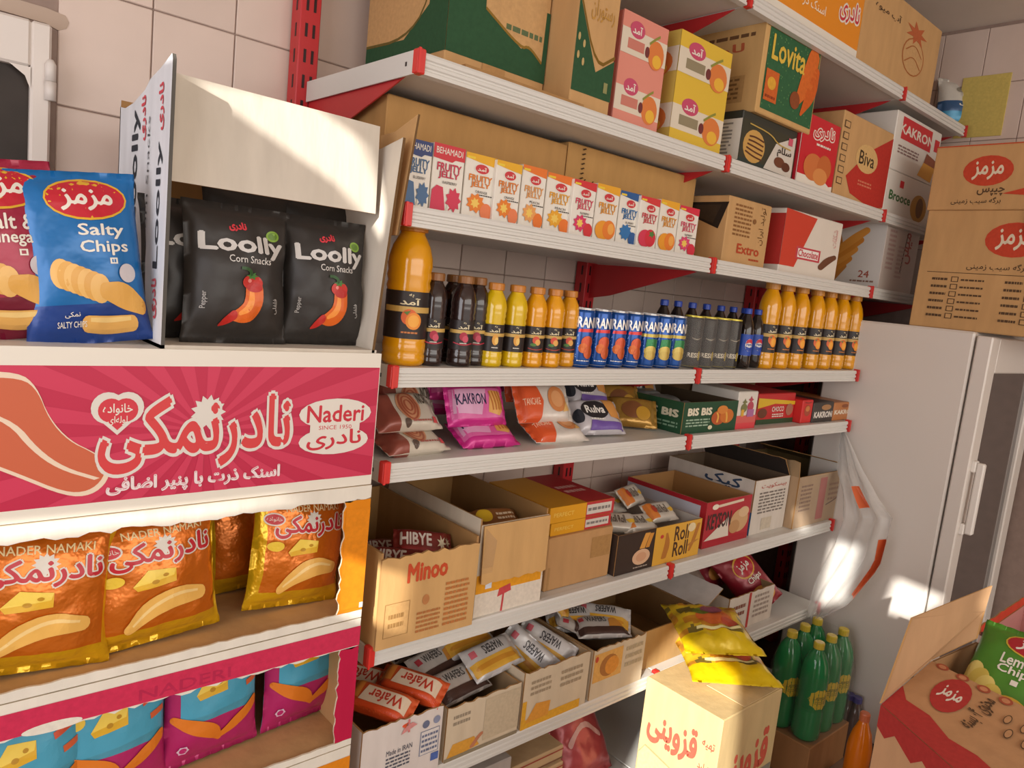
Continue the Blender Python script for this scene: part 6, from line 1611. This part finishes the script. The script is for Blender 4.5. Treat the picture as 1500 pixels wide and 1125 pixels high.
# pack of amber bottles that carries the green six-pack
AMB = c('#a8652c')
mb = MB()
x0, x1, y0, y1 = g0.x - 0.05, g0.x + 0.225, g0.y - 0.046, g0.y + 0.14
carton('drink_crate', 'low amber shrink-wrapped tray under the green soda bottles', 'crate', x0, x1, y0, y1, 0.0005, SZ - 0.001, c('#a87a50'))
mb = MB()
NF = 30
ring = []
for i in range(NF):
    t = 2 * math.pi * i / NF
    cx_, cy_ = math.cos(t), math.sin(t)
    k = (abs(cx_) ** 6 + abs(cy_) ** 6) ** (-1 / 6)
    ring.append((cx_ * k, cy_ * k))
hw, hd = 0.136, 0.092
lv = [(0.0, 1.0), (0.12, 1.015), (0.2, 1.0), (0.25, 0.90), (0.295, 0.80), (0.315, 0.70)]
for z, s in lv:
    for i, (a, b) in enumerate(ring):
        wob = 1 + 0.02 * math.sin(i * 2.7 + z * 40)
        mb.v.append((a * hw * s * wob, b * hd * s * wob, z))
for j in range(len(lv) - 1):
    for i in range(NF):
        i2 = (i + 1) % NF
        mb.f.append((j * NF + i, j * NF + i2, (j + 1) * NF + i2, (j + 1) * NF + i)); mb.k.append(WHITE)
fo = mb.build('shrink_film', 'clear_film', smooth=True)
fo.location = (g0.x + 0.086, g0.y + 0.046, SZ)
tag(fo, 'clear shrink film wrapped round the green soda six-pack', 'plastic film')
# orange drink bottle in the foreground
ob = empty('drink_bottle')
tag(ob, 'orange drink bottle glowing in the sun between six-pack and chips carton', 'drink bottle')
r = 0.036
mb = MB(); mb.lathe([(r * 0.8, 0), (r, 0.012), (r, 0.13), (r * 0.95, 0.15), (r * 0.75, 0.185), (r * 0.42, 0.215), (r * 0.36, 0.228)], c('#e87a12'), 22)
mb.build('body', 'juice', ob, True)
mb = MB(); mb.lathe([(r * 0.42, 0.222), (r * 0.42, 0.243), (r * 0.36, 0.247)], c('#d8744a'), 16)
mb.build('cap', 'cap', ob)
p = P(1268, 1044, Y=0.80)
put(ob, (p.x, p.y, p.z - 0.247))
obz = p.z - 0.247
if obz > 0.02:
    carton('drink_crate', 'low kraft tray carrying the orange drink bottle', 'crate', p.x - 0.06, p.x + 0.12, p.y - 0.05, p.y + 0.06, 0.0005, obz - 0.0005, c('#a98258'))
# dark bottles with violet caps beside the fridge
vb = empty('water_bottle')
tag(vb, '', 'bottle', 'violet-capped bottles on the floor')
mb = MB(); mb.lathe([(0.024, 0), (0.03, 0.01), (0.03, 0.13), (0.02, 0.17), (0.012, 0.19), (0.012, 0.2)], c('#6a5a54'), 16)
mb.build('body', 'soda', vb, True)
mb = MB(); mb.lathe([(0.015, 0.195), (0.015, 0.212), (0.013, 0.214)], c('#4a4578'), 14)
mb.build('cap', 'cap', vb)
for i, (px, py, lab) in enumerate(((1283, 1004, 'dark bottle with violet cap nearest the raised carton flap'), (1300, 982, 'dark bottle with violet cap farther back beside the fridge'), (1258, 975, 'dark bottle lying low beside the green six-pack'))):
    p = P(px, py, Z=0.214)
    if p.x > FX0 - 0.04: p.x = FX0 - 0.04
    if i == 0: put(vb, (p.x, p.y, 0)); vb['label'] = lab
    else: dup(vb, (p.x, p.y, 0), label=lab)

# chips carton in the foreground, open towards the room
FK = c('#bd9066')
e0 = P(1291, 1030, Z=0.84)                 # its near left top corner
ca_ = empty('open_chips_carton', (e0.x, e0.y, 0))
tag(ca_, 'open kraft chips carton with red printed edge and raised flap in the right foreground', 'carton')
E0 = Vector((0, 0, 0.84))
def PL(x, y, **k):
    q = P(x, y, **k); return Vector((q.x - e0.x, q.y - e0.y, q.z))
# its printed face slopes gently towards the room; the raised flap stands behind it
A0 = PL(1291, 1032, Z=0.84); A1 = PL(1365, 968, Z=0.855); A2 = PL(1560, 1065, Z=0.855); A3 = PL(1470, 1190, Z=0.84)
th = Vector((0, 0, -0.004))
def sheet(pts, col, back, name, thick):
    m = MB()
    bk = [p + thick for p in pts]
    m.poly(pts, col); m.poly(bk[::-1], back)
    n = len(pts)
    for i in range(n): m.poly([pts[(i + 1) % n], pts[i], bk[i], bk[(i + 1) % n]], KRAFT_D)
    return m.build(name, 'cardboard', ca_)
tf = sheet([A0, A3, A2, A1], FK, FK, 'top_panel', th)
nrm = (A3 - A0).cross(A1 - A0).normalized()
if nrm.z < 0: nrm = -nrm
def quad(u, v, o):
    return (A0 * (1 - u) + A3 * u) * (1 - v) + (A1 * (1 - u) + A2 * u) * v + nrm * o
prn = [('p', [(0, 0), (1, 0), (1, 0.20), (0.7, 0.24), (0.5, 0.20), (0.3, 0.28), (0.1, 0.26), (0.0, 0.40)], c('#b23a36')), ('e', 0.30, 0.66, 0.13, 0.27, c('#b23a36')), ('t', MAZ, 0.22, 0.56, 0.38, 0.76, OFFW, 0.03), ('t', fa('محتوی ۴۰ بسته'), 0.455, 0.42, 0.60, 0.88, DK, 0.02, 90)]
for i in range(4): prn += [('e', 0.10 + 0.17 * i, 0.98 - 0.01 * i, 0.05, 0.05, c('#a8563c')), ('e', 0.10 + 0.17 * i, 0.98 - 0.01 * i, 0.03, 0.03, c('#c98a62'))]
for i in range(4): prn += [('e', 0.70 + 0.06 * i, 0.75 - 0.14 * (i % 2), 0.025, 0.06, DK), ('e', 0.70 + 0.06 * i, 0.75 - 0.14 * (i % 2), 0.02, 0.048, FK)]
draw(prn, quad, 'printed_top', 'ink', tf)
# side walls below
Bz = 0.0
def drop(p, z=0.003): return Vector((p.x, p.y, z))
m = MB()
for a, b in ((A0, A3), (A3, A2), (A2, A1), (A1, A0)):
    m.poly([drop(a), drop(b), b + th, a + th], c('#cfa67c'))
m.poly([drop(A0), drop(A1), drop(A2), drop(A3)], FK)
B1 = PL(1430, 940, Z=0.855)
B2 = A2 + (B1 - A1)
for a, b in ((A1, B1), (B1, B2), (B2, A2)):
    nn = Vector((b.y - a.y, a.x - b.x, 0)).normalized() * 0.003
    m.poly([drop(a), drop(b), b, a], FK); m.poly([drop(b) + nn, drop(a) + nn, a + nn, b + nn], c('#a57c55'))
m.poly([drop(A1, 0.74), drop(B1, 0.74), drop(B2, 0.74), drop(A2, 0.74)], c('#8a6848'))
m.build('carton_body', 'cardboard', ca_)
m = MB()
sd = []
for i in range(13):
    t = i / 12
    sd.append((t, 0.022 + 0.006 * math.sin(i * 2.1)))
L0 = (A3 - A0)
pts = [A0 + L0 * t - Vector((0, 0, d * 1.7)) for t, d in sd]
N_ = Vector((L0.y, -L0.x, 0)).normalized()
if N_.dot(A1 - A0) > 0: N_ = -N_
m.poly([p + N_ * 0.001 for p in [A0 + th * 0] + pts + [A3 + th * 0]], c('#b23a36'))
m.build('red_edge', 'ink', ca_)
# raised flap
F0 = A0 + Vector((0, 0, 0.002)); F1 = A1 + Vector((0.0, 0, 0.002))
xA, xB = e0.x + A0.x, e0.x + A1.x
tA = PL(1337, 905, X=xA + 0.05); tB = PL(1454, 858, X=xB + 0.06)
tC = PL(1443, 895, X=xB + 0.055)
F2 = PL(1432, 935, X=xB + 0.05)
fl_ = sheet([F0, F1, F2, tC, tB, tA], c('#b08b66'), c('#b08b66'), 'raised_flap', Vector((-0.003, 0.002, 0)))
# green chips bag inside / behind it
lm = [('e', 0.66, 0.82, 0.36, 0.13, c('#c9a63a')), ('e', 0.66, 0.82, 0.34, 0.115, c('#a8242c')), ('t', MAZ, 0.44, 0.76, 0.90, 0.88, OFFW, 0.03), ('t', 'Lemon', 0.34, 0.58, 0.76, 0.68, OFFW, 0.02), ('t', 'Chips', 0.34, 0.47, 0.76, 0.57, OFFW, 0.02), ('r', 0.54, 0.40, 0.62, 0.45, OFFW)]
for i in range(5): lm.append(('e', 0.10 + 0.10 * i, 0.42 - 0.06 * i, 0.12, 0.11, c('#d6c05a') if i % 2 else c('#e0cd74')))
lm += [('e', 0.62, 0.20, 0.22, 0.10, c('#cfa63a')), ('e', 0.88, 0.30, 0.05, 0.06, c('#dfe3b0'))]
gb = bag('chips_bag', 'green lemon chips bag sticking out of the open chips carton', 'chips bag', 0.145, 0.212, 0.05, lambda u, v: c('#4f8a2c') if v > 0.2 else c('#3a6a2a'), lm, 'foil', seed=151, wr=0.006)
gp_ = P(1452, 1022, Z=0.855)
put(gb, (gp_.x + 0.05, gp_.y + 0.005, 0.775), rx=-50, rz=-90, ry=0)
# red-rimmed tray standing behind the chips carton
rc_ = P(1434, 930, Z=0.74)
open_carton('storage_bin', 'red-rimmed storage bin behind the green lemon chips bag at the right edge', 'bin', rc_.x, rc_.x + 0.36, rc_.y - 0.30, rc_.y, 0.0, 0.74, c('#b9a29a'), c('#c98a84'), mat='coated_carton', th=0.004,
            flaps=[('B', 0.022, 4, c('#c8452f'), c('#c8452f')), ('L', 0.012, 4, c('#5a3a36'), c('#5a3a36'))])
